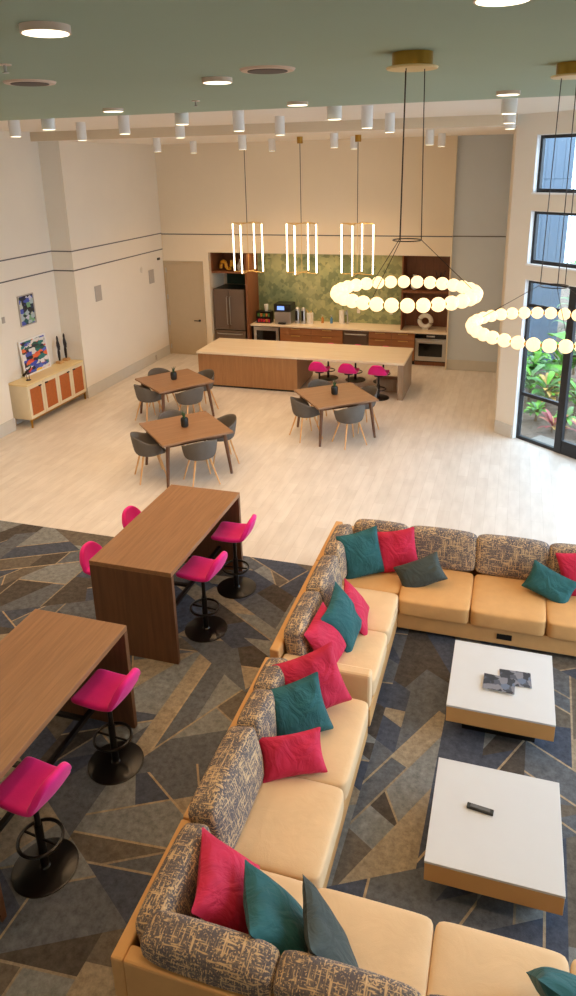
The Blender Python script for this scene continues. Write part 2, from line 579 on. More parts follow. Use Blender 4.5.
def build_carpet():
    rnd = random.Random(21)
    dirs = [math.radians(a) for a in (28, 88, 148, 62, 118, 5)]
    polys = [([(-9.6, -1.5), (WE.x + 0.3, -1.5), (WE.x + 0.3, YF), (-9.6, YF)], None)]
    def area(p):
        return 0.5 * abs(sum(p[i][0] * p[(i + 1) % len(p)][1] - p[(i + 1) % len(p)][0] * p[i][1] for i in range(len(p))))
    def cut(p, nx, ny, d):
        A = []; B = []
        for i in range(len(p)):
            a, b = p[i], p[(i + 1) % len(p)]
            sa = a[0] * nx + a[1] * ny - d; sb = b[0] * nx + b[1] * ny - d
            (A if sa >= 0 else B).append(a)
            if sa * sb < 0:
                t = sa / (sa - sb)
                x = (a[0] + (b[0] - a[0]) * t, a[1] + (b[1] - a[1]) * t)
                A.append(x); B.append(x)
        return A, B
    pal = [((78, 84, 98), 5), ((98, 102, 108), 6), ((128, 131, 131), 5), ((106, 99, 90), 3), ((82, 77, 73), 3), ((152, 140, 121), 2)]
    bag = [c for c, k in pal for _ in range(k)]
    done = []
    stack = polys
    while stack:
        p, c = stack.pop()
        a = area(p)
        xs = [q[0] for q in p]; ys = [q[1] for q in p]
        if c is not None:
            done.append((p, c)); continue
        big = max(max(xs) - min(xs), max(ys) - min(ys))
        if a < 0.07 or (a < 0.30 and rnd.random() < 0.45) or (a < 0.14 and rnd.random() < 0.7):
            done.append((p, rnd.choice(bag))); continue
        dr = rnd.choice(dirs[:3]) if a > 2 else rnd.choice(dirs)
        nx, ny = -math.sin(dr), math.cos(dr)
        pr = sorted(q[0] * nx + q[1] * ny for q in p)
        t = rnd.uniform(0.36, 0.64)
        d = pr[0] + (pr[-1] - pr[0]) * t
        if pr[-1] - pr[0] < 0.25:
            dr += PI / 2
            nx, ny = -math.sin(dr), math.cos(dr)
            pr = sorted(q[0] * nx + q[1] * ny for q in p)
            d = pr[0] + (pr[-1] - pr[0]) * t
        A, B = cut(p, nx, ny, d)
        if a < 3.0 and rnd.random() < 0.5:
            wln = 0.018
            A2, Bs = cut(A, nx, ny, d + wln)
            if len(A2) >= 3 and len(Bs) >= 3:
                A = A2
                stack.append((Bs, rnd.choice([(170, 152, 126), (158, 144, 122), (146, 134, 116)])))
        for q in (A, B):
            if len(q) >= 3 and area(q) > 1e-4:
                stack.append((q, None))
    me = bpy.data.meshes.new('floor_carpet')
    vs = []; fs = []; cols = []
    for p, c in done:
        o = len(vs)
        vs += [(x, y, 0.0) for x, y in p]
        fs.append(tuple(range(o, o + len(p))))
        cols += [lin(c)] * len(p)
    me.from_pydata(vs, [], fs)
    bm = bmesh.new(); bm.from_mesh(me)
    for f in bm.faces:
        if f.normal.z < 0:
            f.normal_flip()
    bm.to_mesh(me); bm.free()
    at = me.color_attributes.new('yarn', 'FLOAT_COLOR', 'CORNER')
    k = 0
    for pl in me.polygons:
        vi = me.loops[pl.loop_start].vertex_index
        for li in pl.loop_indices:
            at.data[li].color = cols[me.loops[li].vertex_index]
    me.materials.append(M['carpet'])
    o = bpy.data.objects.new('floor_carpet', me)
    COL.objects.link(o)
    return struct(o)
build_carpet()

# left wall: main face, niche, near pilaster
w = MB()
w.box(XL - 0.7, XL, 12.93, 18.2, 0, ZM + 0.1)
w.box(XN - 0.2, XN, 10.82, 12.93, 0, ZM + 0.1)
w.box(XP - 0.4, XP, -1.5, 10.82, 0, ZM + 0.1)
struct(w.build('wall_left', 'wall'))
b = MB()
b.box(XL, XL + 0.02, 12.91, YB, 0, 0.25)
b.box(XN, XN + 0.02, 10.82, 12.93, 0, 0.25)
b.box(XP, XP + 0.02, -1.5, 10.84, 0, 0.25)
struct(b.build('baseboard_left', 'base', bevel=0.004))
for k, z in enumerate((2.80, 3.20)):
    t = MB()
    t.box(XL, XL + 0.006, 12.93, YB, z - 0.012, z + 0.012)
    t.box(XN, XL, 12.924, 12.93, z - 0.012, z + 0.012)
    t.box(XN, XN + 0.006, 10.82, 12.93, z - 0.012, z + 0.012)
    struct(t.build('trim_%d' % (k + 1), 'trimline'))
t = MB()
t.box(XL, -1.42, YB - 0.006, YB, 3.168, 3.192)
t.box(-1.42, -0.25, YR - 0.006, YR, 3.168, 3.192)
struct(t.build('trim_3', 'trimline'))

# back wall with the kitchen alcove
AX0, AX1, AZ, AY = -7.53, -1.45, 2.73, 17.92
w = MB()
w.box(XL - 0.1, AX0, YB, 18.2, 0, ZM)
w.box(AX0, AX1, YB, 18.2, AZ, ZM)
w.box(AX1, -1.42, YB, 18.2, 0, ZM)
w.box(AX0, AX1, AY, 18.2, 0, AZ)
struct(w.build('wall_back', 'wallwarmlit'))
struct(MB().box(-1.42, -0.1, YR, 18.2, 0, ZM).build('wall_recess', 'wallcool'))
b = MB()
b.box(-7.68, AX0, YB - 0.02, YB, 0, 0.25)
b.box(-1.42, -0.24, YR - 0.02, YR, 0, 0.25)
struct(b.build('baseboard_back', 'base', bevel=0.004))

# window wall (runs diagonally), its return towards the back wall and the flank wall out of frame
w = MB()
w.box(-0.41, 0.0, 0, 0.16, 0, ZM, WT)
for z0, z1 in ((2.90, 3.15), (4.03, 4.30), (5.20, ZM)):
    w.box(0.0, SW, 0, 0.16, z0, z1, WT)
P0 = W0 + WU * -0.41
w.prism([(P0.x, P0.y), (P0.x + 0.30, P0.y - 0.0), (0.1, YR), (-0.245, YR)], 0, ZM)
struct(w.build('wall_right', 'wall'))
b = MB()
b.box(-0.41, -0.01, -0.02, 0, 0, 0.25, WT)
struct(b.build('baseboard_right', 'base', bevel=0.004))
w = MB()
XF = WE.x
for y0, y1 in ((-1.5, 3.2), (6.2, 6.8), (WE.y - 0.35, WE.y)):
    w.box(XF, XF + 0.2, y0, y1, 0, ZM)
w.box(XF, XF + 0.2, -1.5, WE.y, 4.6, ZM)
struct(w.build('wall_flank', 'wall'))
struct(MB().box(-9.6, WE.x + 0.3, -1.7, -1.5, 0, ZM).build('wall_front', 'wall'))

# ceilings
struct(MB().box(-9.6, WE.x + 0.3, -1.5, YE, ZS, ZS + 0.25).build('ceiling_soffit', 'green'))
c = MB().prism([(-9.6, YE), (WE.x + 0.3, YE), (WE.x + 0.3, WE.y - 0.2), (0.6, YBM), (-9.6, YBM)], ZM, ZM + 0.15)
c.prism([(-0.4, YBM - 0.01), (0.6, YBM - 0.01), (0.6, 13.4), (-0.4, 13.4)], ZM, ZM + 0.15)
struct(c.build('ceiling', 'ceil'))
struct(MB().box(-9.6, -0.13, YBM + 0.004, 18.2, ZC, ZM + 0.15).build('ceiling_kitchen', 'ceil'))
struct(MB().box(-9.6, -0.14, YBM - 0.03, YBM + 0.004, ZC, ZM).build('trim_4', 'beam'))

# windows
def window(idx, z0, z1, rails=(), tall=False):
    e = bpy.data.objects.new('window_%d' % idx, None)
    COL.objects.link(e)
    e['kind'] = 'structure'
    j = MB()
    j.box(0.0, 0.012, -0.002, 0.09, z0, z1, WT)
    if not tall:
        j.box(0.0, SW, -0.03, 0.09, z0 - 0.015, z0 + 0.012, WT)
    j.box(0.0, SW, -0.002, 0.09, z1 - 0.012, z1, WT)
    j.build('jamb', 'jamb', e)
    fr = MB()
    za, zb = z0 + (0.0 if tall else 0.012), z1 - 0.012
    fr.box(0.012, 0.06, 0.085, 0.15, za, zb, WT)
    fr.box(SW - 0.06, SW, 0.085, 0.15, za, zb, WT)
    fr.box(0.06, SW - 0.06, 0.085, 0.15, za, za + 0.06, WT)
    fr.box(0.06, SW - 0.06, 0.085, 0.15, zb - 0.05, zb, WT)
    fr.build('window_frame', 'frame', e)
    s = 0.83
    last = 0.06
    k = 0
    while s < SW - 0.1:
        if tall:
            MB().box(s, s + 0.13, 0.075, 0.15, za, zb, WT).build('mullion', 'frame', e)
        else:
            MB().box(s + 0.30, s + 0.36, 0.085, 0.15, za, zb, WT).build('mullion', 'frame', e)
        s += 1.0; k += 1
    for rz in rails:
        r = MB()
        r.box(0.06, 0.83, 0.09, 0.145, rz - 0.03, rz + 0.03, WT)
        if rz > 2:
            r.box(0.96, SW - 0.06, 0.09, 0.145, rz - 0.03, rz + 0.03, WT)
        r.build('rail', 'frame', e)
    if tall:
        r = MB(); r.box(0.96, SW - 0.06, 0.088, 0.148, 0.06, 0.24, WT); r.build('door_rail', 'frame', e)
    MB().box(0.05, SW - 0.05, 0.115, 0.121, za + 0.05, zb - 0.04, WT).build('pane', 'glass', e)
    return e
window(1, 4.30, 5.20)
window(2, 3.15, 4.03)
window(3, 0.0, 2.90, rails=(2.45, 0.86), tall=True)

# door
d = bpy.data.objects.new('door_1', None); COL.objects.link(d); d['kind'] = 'structure'
MB().box(-8.74, -7.78, YB - 0.015, YB, 0.01, 2.43).build('door_leaf', 'door', d)
f = MB()
f.box(-8.80, -8.745, YB - 0.035, YB, 0, 2.50); f.box(-7.775, -7.69, YB - 0.035, YB, 0, 2.50)
f.box(-8.745, -7.775, YB - 0.035, YB, 2.435, 2.50)
f.build('door_frame', 'door', d, bevel=0.004)
for z in (0.22, 0.86, 1.56, 2.26):
    MB().box(-8.755, -8.725, YB - 0.045, YB - 0.015, z - 0.06, z + 0.06).build('hinge', 'steel', d)
hd = MB().lathe([(0.03, 0), (0.03, 0.015)], 16)
hd.v = [(-7.86 + x, YB - 0.018 - z, 0.95 + y) for x, y, z in hd.v]
hd.tube([(-7.86, YB - 0.03, 0.95), (-7.86, YB - 0.07, 0.95), (-8.00, YB - 0.075, 0.95)], 0.012)
hd.build('handle', 'black', d, smooth=True)

# ------------------------------------------------------------------ kitchen
def pixless(): pass
KF, KT = 17.22, 0.86                    # cabinet front, counter height
t = thing('refrigerator', 'bronze steel french-door refrigerator in the wood niche', 'refrigerator', (-7.05, 17.42, 0))
MB().box(-0.44, 0.42, -0.30, 0.46, 0.03, 1.78).build('body', 'black', t, bevel=0.01)
for s in (0, 1):
    x0 = -0.44 + s * 0.432
    dr = MB().box(x0, x0 + 0.428, -0.38, -0.305, 0.72, 1.79).build('door', 'fridge', t, bevel=0.012)
    hx = -0.05 if s == 0 else 0.035
    h = MB().tube([(hx, -0.385, 0.86), (hx, -0.43, 0.88), (hx, -0.43, 1.58), (hx, -0.385, 1.60)], 0.013)
    h.build('handle', 'steel', dr, smooth=True)
dr = MB().box(-0.44, 0.42, -0.38, -0.305, 0.05, 0.70).build('freezer_drawer', 'fridge', t, bevel=0.012)
MB().tube([(-0.36, -0.385, 0.62), (-0.34, -0.43, 0.62), (0.32, -0.43, 0.62), (0.34, -0.385, 0.62)], 0.015).build('handle', 'steel', dr, smooth=True)

t = thing('fridge_surround', 'walnut surround with an open display shelf over the refrigerator', 'cabinet', (-7.0, 17.45, 0))
MB().box(0.40, 0.455, -0.36, 0.46, 0, AZ - 0.004).build('side_panel', 'shelfwood', t)
MB().box(-0.52, 0.40, -0.36, 0.46, 2.19, 2.23).build('shelf', 'shelfwood', t)
MB().box(-0.52, 0.40, 0.42, 0.46, 2.23, AZ - 0.004).build('back_panel', 'shelfwood', t)
MB().box(-0.525, -0.50, -0.36, 0.42, 2.23, AZ - 0.004).build('side_panel', 'shelfwood', t)
MB().box(-0.42, 0.40, 0.42, 0.45, 1.79, 2.19).build('niche_panel', 'sage', t)

sn = MB()
path = []
for i in range(30):
    a = i / 29
    if a < 0.45:
        q = a / 0.45 * PI
        path.append((-0.10 - 0.07 * math.cos(q), 0, 0.10 + 0.13 * math.sin(q) if True else 0))
    else:
        q = (a - 0.45) / 0.55 * PI
        path.append((0.05 - 0.08 * math.cos(q), 0, 0.10 - 0.06 * math.sin(q) + 0.16 * max(0, (a - 0.8)) * 5))
path = [(-0.17, 0, 0.045)] + path
sn.tube(path, 0.045, 10)
tag(sn.build('sculpture', 'ochre', smooth=True, loc=(-7.18, 17.35, 2.231)), 'ochre yellow curled ceramic sculpture on shelf over refrigerator', 'sculpture')
tag(MB().lathe([(0.05, 0), (0.085, 0.04), (0.09, 0.12), (0.05, 0.19), (0.028, 0.24), (0.032, 0.29)], 20).build('vase', 'ceramic', smooth=True, loc=(-6.83, 17.38, 2.231)), 'cream bottle vase on shelf over refrigerator', 'vase')

# backsplash is a finish of the back wall
struct(MB().box(-6.54, -2.62, AY - 0.012, AY, KT + 0.002, AZ - 0.002).build('wall_backsplash', 'splash'))

def base_cab(name, label, x0, x1, drawers, doors):
    t = thing(name, label, 'cabinet', ((x0 + x1) / 2, KF + 0.3, 0), group='base cabinets under the back counter')
    hw = (x1 - x0) / 2 - 0.001
    MB().box(-hw, hw, -0.27, 0.38, 0.10, KT - 0.045).build('body', 'shelfwood', t)
    MB().box(-hw, hw, -0.22, 0.38, 0.0, 0.10).build('toe_kick', 'black', t)
    zt = KT - 0.06
    for k in range(doors):
        a = -hw + 2 * hw * k / doors + 0.004; c = -hw + 2 * hw * (k + 1) / doors - 0.004
        z1 = zt
        if drawers:
            f = MB().box(a, c, -0.292, -0.271, zt - 0.17, zt).build('drawer_front', 'kitwood', t)
            MB().box((a + c) / 2 - 0.12, (a + c) / 2 + 0.12, -0.312, -0.292, zt - 0.035, zt - 0.015).build('pull', 'gold', f)
            z1 = zt - 0.178
        f = MB().box(a, c, -0.292, -0.271, 0.12, z1).build('door', 'kitwood', t)
        MB().box((a + c) / 2 - 0.12, (a + c) / 2 + 0.12, -0.312, -0.292, z1 - 0.035, z1 - 0.015).build('pull', 'gold', f)
    return t
base_cab('base_cabinet', 'walnut drawer cabinet between the under-counter cooler and dishwasher', -5.74, -4.06, True, 2)
base_cab('base_cabinet', 'walnut drawer cabinet between the dishwasher and the oven', -3.40, -2.24, True, 2)

t = thing('beverage_cooler', 'black glass under-counter cooler in a steel frame beside refrigerator', 'appliance', (-6.14, KF + 0.3, 0))
MB().box(-0.395, 0.395, -0.26, 0.38, 0.02, KT - 0.045).build('body', 'black', t)
f = MB()
f.box(-0.32, 0.36, -0.30, -0.262, 0.70, 0.79); f.box(-0.32, 0.36, -0.30, -0.262, 0.10, 0.17)
f.box(-0.32, -0.25, -0.30, -0.262, 0.17, 0.70); f.box(0.29, 0.36, -0.30, -0.262, 0.17, 0.70)
f.build('door_frame', 'steel', t)
MB().box(-0.25, 0.29, -0.285, -0.27, 0.17, 0.70).build('door_glass', 'blackgloss', t)

t = thing('dishwasher', 'dark steel dishwasher with a bar handle under the counter', 'appliance', (-3.73, KF + 0.3, 0))
MB().box(-0.325, 0.325, -0.26, 0.38, 0.02, KT - 0.045).build('body', 'black', t)
MB().box(-0.318, 0.318, -0.30, -0.262, 0.10, 0.80).build('door', 'fridge', t, bevel=0.006)
MB().tube([(-0.27, -0.30, 0.72), (-0.27, -0.335, 0.72), (0.27, -0.335, 0.72), (0.27, -0.30, 0.72)], 0.013).build('handle', 'steel', t, smooth=True)

t = thing('built_in_oven', 'steel framed built-in oven below the counter beside grey wall', 'oven', (-1.85, KF + 0.3, 0))
MB().box(-0.385, 0.385, -0.26, 0.38, 0.10, KT - 0.045).build('body', 'black', t)
MB().box(-0.385, 0.385, -0.24, 0.38, 0.0, 0.10).build('toe_kick', 'shelfwood', t)
MB().box(-0.37, 0.37, -0.30, -0.262, 0.70, 0.81).build('control_panel', 'blackgloss', t)
dr = MB()
dr.box(-0.37, 0.37, -0.30, -0.262, 0.57, 0.69); dr.box(-0.37, 0.37, -0.30, -0.262, 0.13, 0.24)
dr.box(-0.37, -0.29, -0.30, -0.262, 0.24, 0.57); dr.box(0.29, 0.37, -0.30, -0.262, 0.24, 0.57)
dr = dr.build('door_frame', 'steel', t)
MB().box(-0.29, 0.29, -0.29, -0.27, 0.24, 0.57).build('door_glass', 'blackgloss', t)
MB().tube([(-0.31, -0.30, 0.63), (-0.31, -0.345, 0.63), (0.31, -0.345, 0.63), (0.31, -0.30, 0.63)], 0.013).build('handle', 'steel', t, smooth=True)
MB().box(-0.10, 0.10, -0.304, -0.30, 0.735, 0.775).build('display', 'steel', t)

tag(MB().box(-6.54, -1.455, KF - 0.03, AY - 0.013, KT - 0.044, KT).build('counter_worktop', 'stone', bevel=0.006), 'cream stone worktop along the kitchen back wall', 'worktop')

t = thing('wall_shelving', 'dark walnut open shelving standing on worktop above the oven', 'shelf', (-2.03, 17.6, KT + 0.001))
hz = AZ - KT - 0.006
MB().box(-0.58, -0.55, -0.30, 0.30, 0, hz).build('side_panel', 'shelfwood', t)
MB().box(0.535, 0.565, -0.30, 0.30, 0, hz).build('side_panel', 'shelfwood', t)
MB().box(-0.55, 0.535, 0.27, 0.30, 0, hz).build('back_panel', 'shelfwood', t)
MB().box(-0.55, 0.535, -0.28, 0.27, 0.93, 0.99).build('shelf', 'shelfwood', t)

tr = MB().tube([(0.14 * math.cos(2 * PI * i / 28), 0, 0.21 + 0.14 * math.sin(2 * PI * i / 28)) for i in range(28)], 0.055, 12, True)
tr.box(-0.07, 0.07, -0.05, 0.05, 0, 0.03)
tag(tr.build('ring_sculpture', 'ceramic', smooth=True, loc=(-2.03, 17.52, KT + 0.001)), 'white ring-shaped ceramic sculpture on worktop under the shelf', 'sculpture')
tag(MB().lathe([(0.05, 0), (0.09, 0.05), (0.10, 0.14), (0.06, 0.22), (0.035, 0.30), (0.05, 0.36)], 20).build('vase', 'ceramic', smooth=True, loc=(-2.33, 17.5, KT + 0.992)), 'white gourd vase on the walnut shelf', 'vase')
br = MB()
rnd = random.Random(4)
br.lathe([(0.05, 0), (0.07, 0.06), (0.04, 0.14), (0.03, 0.17)], 16)
for i in range(8):
    a = rnd.uniform(0, 6.28); r = rnd.uniform(0.05, 0.18)
    br.tube([(0, 0, 0.12), (r * 0.4 * math.cos(a), r * 0.4 * math.sin(a), 0.28), (r * math.cos(a), r * math.sin(a), rnd.uniform(0.36, 0.52))], 0.012, 6, r2=0.006)
tag(br.build('branch_vase', 'bronze', smooth=True, loc=(-1.72, 17.5, KT + 0.992)), 'dark vase of twigs on the walnut shelf', 'vase')

t = thing('added_fill_strip', 'slim added fill light strip under the head of kitchen alcove', 'light strip', (-4.58, 17.25, AZ - 0.001))  # unseen strip and lamp, added to brighten the backsplash
MB().box(-1.9, 1.9, -0.02, 0.02, -0.018, 0.0).build('channel', 'whitecyl', t)
MB().box(-1.9, 1.9, -0.015, 0.015, -0.020, -0.018).build('diffuser', 'lampglow', t)
ld = bpy.data.lights.new('lamp', 'AREA'); ld.shape = 'RECTANGLE'; ld.size = 3.8; ld.size_y = 0.04; ld.energy = 26; ld.color = WARM
lo = bpy.data.objects.new('lamp', ld); COL.objects.link(lo); lo.parent = t; lo.location = (0, 0, -0.03)

# things on the worktop
t = thing('pod_rack', 'black coffee pod rack with coloured rows on worktop', 'rack', (-6.24, 17.50, KT + 0.001))
r = MB()
for z in (0.0, 0.15, 0.29):
    r.box(-0.20, 0.20, -0.12, 0.12, z, z + 0.015)
r.box(-0.20, -0.185, -0.12, 0.12, 0.015, 0.29); r.box(0.185, 0.20, -0.12, 0.12, 0.015, 0.29)
r.box(-0.185, 0.185, 0.10, 0.12, 0.015, 0.29)
r.build('rack', 'black', t)
for row, z in enumerate((0.016, 0.166)):
    for k in range(5):
        mt = ('podred', 'podred', 'podred', 'podorange', 'podred')[k] if row == 0 else ('podgreen', 'podorange', 'podgreen', 'podorange', 'podgreen')[k]
        MB().lathe([(0.026, 0), (0.034, 0.07), (0.034, 0.085)], 12, (-0.145 + 0.0725 * k, -0.07, z)).build('pod', mt, t)
tag(MB().lathe([(0.04, 0), (0.055, 0.13), (0.055, 0.17)], 18).build('cup_stack', 'ceramic', smooth=True, loc=(-6.20, 17.52, KT + 0.308)), 'white paper cups stacked upside on the pod rack', 'cup')
t = thing('coffee_machine', 'steel and black coffee machine with a lit blue display', 'coffee machine', (-5.70, 17.55, KT + 0.001))
MB().box(-0.22, 0.22, -0.20, 0.22, 0.0, 0.33).build('body', 'steel', t, bevel=0.015)
MB().box(-0.23, 0.23, -0.23, 0.22, 0.33, 0.53).build('head', 'black', t, bevel=0.02)
MB().box(-0.13, 0.06, -0.238, -0.23, 0.38, 0.48).build('display', 'screen', t)
MB().box(-0.10, 0.10, -0.28, -0.20, 0.02, 0.05).build('drip_tray', 'black', t)
for k, x in enumerate((-5.36, -5.20)):
    t = thing('hot_water_urn', 'tall steel hot water urn beside the ' + ('coffee machine' if k == 0 else 'white canister'), 'urn', (x, 17.58, KT + 0.001), group='water urns beside the coffee machine')
    MB().lathe([(0.068, 0), (0.068, 0.36), (0.05, 0.40), (0.03, 0.42)], 20).build('body', 'steel', t, smooth=True)
    MB().box(-0.025, 0.025, -0.10, -0.06, 0.08, 0.34).build('spout', 'black', t)
t = thing('canister', 'white ceramic canister with spoon handles on worktop', 'canister', (-5.02, 17.58, KT + 0.001))
MB().lathe([(0.085, 0), (0.09, 0.26), (0.09, 0.28)], 20).build('jar', 'ceramic', t, smooth=True)
MB().tube([(-0.03, 0, 0.26), (-0.10, 0, 0.37)], 0.014, 8).tube([(0.02, 0, 0.26), (0.03, 0.02, 0.34)], 0.014, 8).build('handles', 'gold', t, smooth=True)
for (x, mt, nm) in ((-4.72, 'amber', 'amber'), (-4.48, 'bluebottle', 'blue')):
    t = thing('soap_bottle', nm + ' soap bottle with pump against the green tile', 'bottle', (x, 17.72, KT + 0.001))
    MB().lathe([(0.035, 0), (0.037, 0.12), (0.015, 0.15), (0.013, 0.17)], 14).build('bottle', mt, t, smooth=True)
    MB().tube([(0, 0, 0.17), (0, 0, 0.21), (-0.04, 0, 0.21)], 0.007, 6).build('pump', 'steel', t)
t = thing('faucet', 'brushed steel gooseneck faucet on the worktop', 'faucet', (-4.05, 17.72, KT + 0.001))
MB().lathe([(0.03, 0), (0.03, 0.02), (0.02, 0.03)], 16).tube([(0, 0, 0.02), (0, 0, 0.30), (0, -0.04, 0.37), (0, -0.10, 0.39), (0, -0.16, 0.36), (0, -0.17, 0.28)], 0.015).build('spout', 'steel', t, smooth=True)
MB().tube([(0.03, 0, 0.06), (0.09, 0, 0.10)], 0.009).build('lever', 'steel', t)
tag(MB().lathe([(0.07, 0), (0.07, 0.34)], 18).build('paper_towel', 'ceramic', smooth=True, loc=(-4.22, 17.78, KT + 0.001)), 'white paper towel roll standing behind the faucet', 'paper towel')
for x in (-3.80, -2.95):
    o = MB().box(x - 0.04, x + 0.04, AY - 0.02, AY - 0.0125, 1.12, 1.24).build('outlet', 'ceramic')
    tag(o, 'cream outlet plate on the green tile backsplash', 'outlet', 'outlets on the backsplash')

# ------------------------------------------------------------------ island with its stools
IX0, IX1, IY0, IY1, IZ = -6.80, -2.06, 14.34, 15.70, 0.83
t = thing('kitchen_island', 'long walnut kitchen island with cream stone top and open knee space', 'island', (-4.4, 15.0, 0))
T = Matrix.Translation((4.4, -15.0, 0))
MB().box(IX0, IX1, IY0, IY1, IZ - 0.05, IZ, T).build('countertop', 'stone', t, bevel=0.006)
MB().box(IX0 + 0.02, -4.42, IY0 + 0.04, IY1 - 0.04, 0.05, IZ - 0.051, T).build('body', 'islandwood', t)
MB().box(IX0 + 0.05, -4.46, IY0 + 0.09, IY1 - 0.09, 0.0, 0.05, T).build('plinth', 'black', t)
MB().box(-2.20, -2.08, IY0 + 0.04, IY1 - 0.04, 0.0, IZ - 0.051, T).build('end_panel', 'islandleg', t)
MB().box(-2.75, -2.20, 14.90, 15.14, 0.0, 0.30, T).build('foot_box', 'islandleg', t)

def stool_mesh_profile():
    # seat and low curved back, back on the +x side
    prof = [(-0.21, -0.012), (-0.20, 0.004), (-0.12, 0.0), (0.0, -0.006), (0.10, 0.0), (0.165, 0.02), (0.205, 0.075), (0.225, 0.14), (0.24, 0.20), (0.248, 0.245)]
    return prof
def make_stool(name, label, zs, group):
    t = thing(name, label, 'stool', (0, 0, 0), 0, group)
    prof = stool_mesh_profile()
    nv = 10
    vs = []; fs = []
    for i, (x, z) in enumerate(prof):
        for j in range(nv + 1):
            s = -1 + 2 * j / nv
            hw = 0.19 if i == 0 else 0.205
            if z > 0.05:
                zz = 0.045 + (z - 0.045) * (1 - 0.72 * abs(s) ** 3.2)
                hw = 0.205 - 0.10 * (z - 0.05)
            else:
                zz = z + 0.012 * s * s
            xx = x - (0.05 * s * s if z > 0.05 else 0.0)
            vs.append((xx, s * hw, zs + zz))
    for i in range(len(prof) - 1):
        for j in range(nv):
            a = i * (nv + 1) + j
            fs.append((a, a + 1, a + nv + 2, a + nv + 1))
    MB().add(vs, fs).build('seat_shell', 'pink', t, smooth=True, solid=0.055, sub=2)
    MB().lathe([(0.10, zs - 0.06), (0.10, zs - 0.045), (0.05, zs - 0.035)], 18).build('mount_plate', 'black', t)
    MB().lathe([(0.03, 0.02), (0.03, zs * 0.55), (0.021, zs * 0.55), (0.021, zs - 0.05)], 16).build('post', 'black', t, smooth=True)
    zr = max(0.2, zs - 0.46)
    MB().ring((0, 0, zr), 0.155, 0.013).tube([(-0.155, 0, zr), (0.155, 0, zr)], 0.010, 6).build('foot_ring', 'steelblack' if 'steelblack' in M else 'black', t, smooth=True)
    MB().lathe([(0.235, 0), (0.235, 0.008), (0.22, 0.014), (0.04, 0.02), (0.03, 0.03)], 40).build('base_plate', 'black', t, smooth=True)
    return t
# bar stools (back on +x side for rz=0)
st = make_stool('bar_stool', 'x', 0.74, 'magenta bar stools at the walnut bar tables')
def place_stool(first, loc, rz, label, group=None):
    if first.get('placed'):
        o = dup(first, loc, rz, label, group)
    else:
        o = first
        o.location = loc; o.rotation_euler = (0, 0, rz); o['label'] = label
        first['placed'] = True
    return o
place_stool(st, (-2.95, 6.02, 0), math.radians(-4), 'magenta bar stool at far table, sofa side, by its near end panel')
place_stool(st, (-2.92, 6.86, 0), math.radians(3), 'magenta bar stool at far table, sofa side, by pale plank floor')
place_stool(st, (-2.95, 4.11, 0), math.radians(-3), 'magenta bar stool at near table, close to its end panel')
place_stool(st, (-2.95, 3.12, 0), math.radians(-6), 'magenta bar stool at near table, second from its end panel')
place_stool(st, (-3.97, 6.70, 0), PI, 'magenta bar stool behind far bar table, next to plank floor')
place_stool(st, (-3.97, 5.82, 0), PI, 'magenta bar stool behind far bar table, on the carpet side')

si = make_stool('counter_stool', 'x', 0.55, 'magenta counter stools at the kitchen island')
for k, wd in enumerate(('beside the solid walnut body', 'between two others', 'beside the greyed end panel')):
    place_stool(si, (-3.93 + 0.655 * k, 14.46, 0), -PI / 2, 'magenta counter stool at island, dining side, ' + wd, 'near row of stools under the island')
for k, wd in enumerate(('beside the solid walnut body', 'between two others', 'beside the greyed end panel')):
    place_stool(si, (-4.04 + 0.655 * k, 15.66, 0), PI / 2, 'magenta counter stool at island, kitchen side, ' + wd, 'far row of stools behind the island')

# ------------------------------------------------------------------ bar tables
def bar_table(label, x0, x1, y0, y1):
    cx, cy = (x0 + x1) / 2, (y0 + y1) / 2
    t = thing('bar_table', label, 'table', (cx, cy, 0), 0, 'walnut bar tables')
    hx, hy = (x1 - x0) / 2, (y1 - y0) / 2
    MB().box(-hx, hx, -hy, hy, 1.02, 1.07).build('table_top', 'tablewood', t, bevel=0.004)
    for s in (-1, 1):
        a, c = (-hy, -hy + 0.05) if s < 0 else (hy - 0.05, hy)
        MB().box(-hx, hx, a, c, 0, 1.019).build('end_panel', 'tableside', t, bevel=0.003)
    for x in (-0.17, 0.17):
        MB().box(x - 0.02, x + 0.02, -hy + 0.05, hy - 0.05, 0.28, 0.32).build('foot_rail', 'black', t)
    MB().box(-0.03, 0.03, -hy + 0.05, hy - 0.05, 0.94, 1.019).build('apron', 'black', t)
    for y in (-hy + 0.35, 0, hy - 0.35):
        MB().box(-0.15, 0.15, y - 0.02, y + 0.02, 0.285, 0.315).build('cross_bar', 'black', t)
    return t
bar_table('walnut bar table with end panels beside the plank floor', -3.90, -2.985, 5.40, 7.26)
bar_table('walnut bar table with end panels farther from the plank floor', -3.91, -2.985, 2.69, 4.55)

# ------------------------------------------------------------------ dining sets
def make_dining_table(label, loc, rz, s=1.2):
    t = thing('dining_table', label, 'table', loc, rz, 'square dining tables')
    h = s / 2
    MB().box(-h, h, -h, h, 0.715, 0.75).build('table_top', 'dinewood', t, bevel=0.008)
    ap = MB()
    q = h - 0.13
    for (a, b_, c, d_) in ((-q, q, -q, -q + 0.03), (-q, q, q - 0.03, q), (-q, -q + 0.03, -q + 0.03, q - 0.03), (q - 0.03, q, -q + 0.03, q - 0.03)):
        ap.box(a, b_, c, d_, 0.64, 0.714)
    ap.build('apron', 'dineleg', t)
    for sx in (-1, 1):
        for sy in (-1, 1):
            MB().tube([(sx * (h - 0.05), sy * (h - 0.05), 0.0), (sx * (h - 0.12), sy * (h - 0.12), 0.714)], 0.022, 10, r2=0.035).build('leg', 'dineleg', t, smooth=True)
    return t

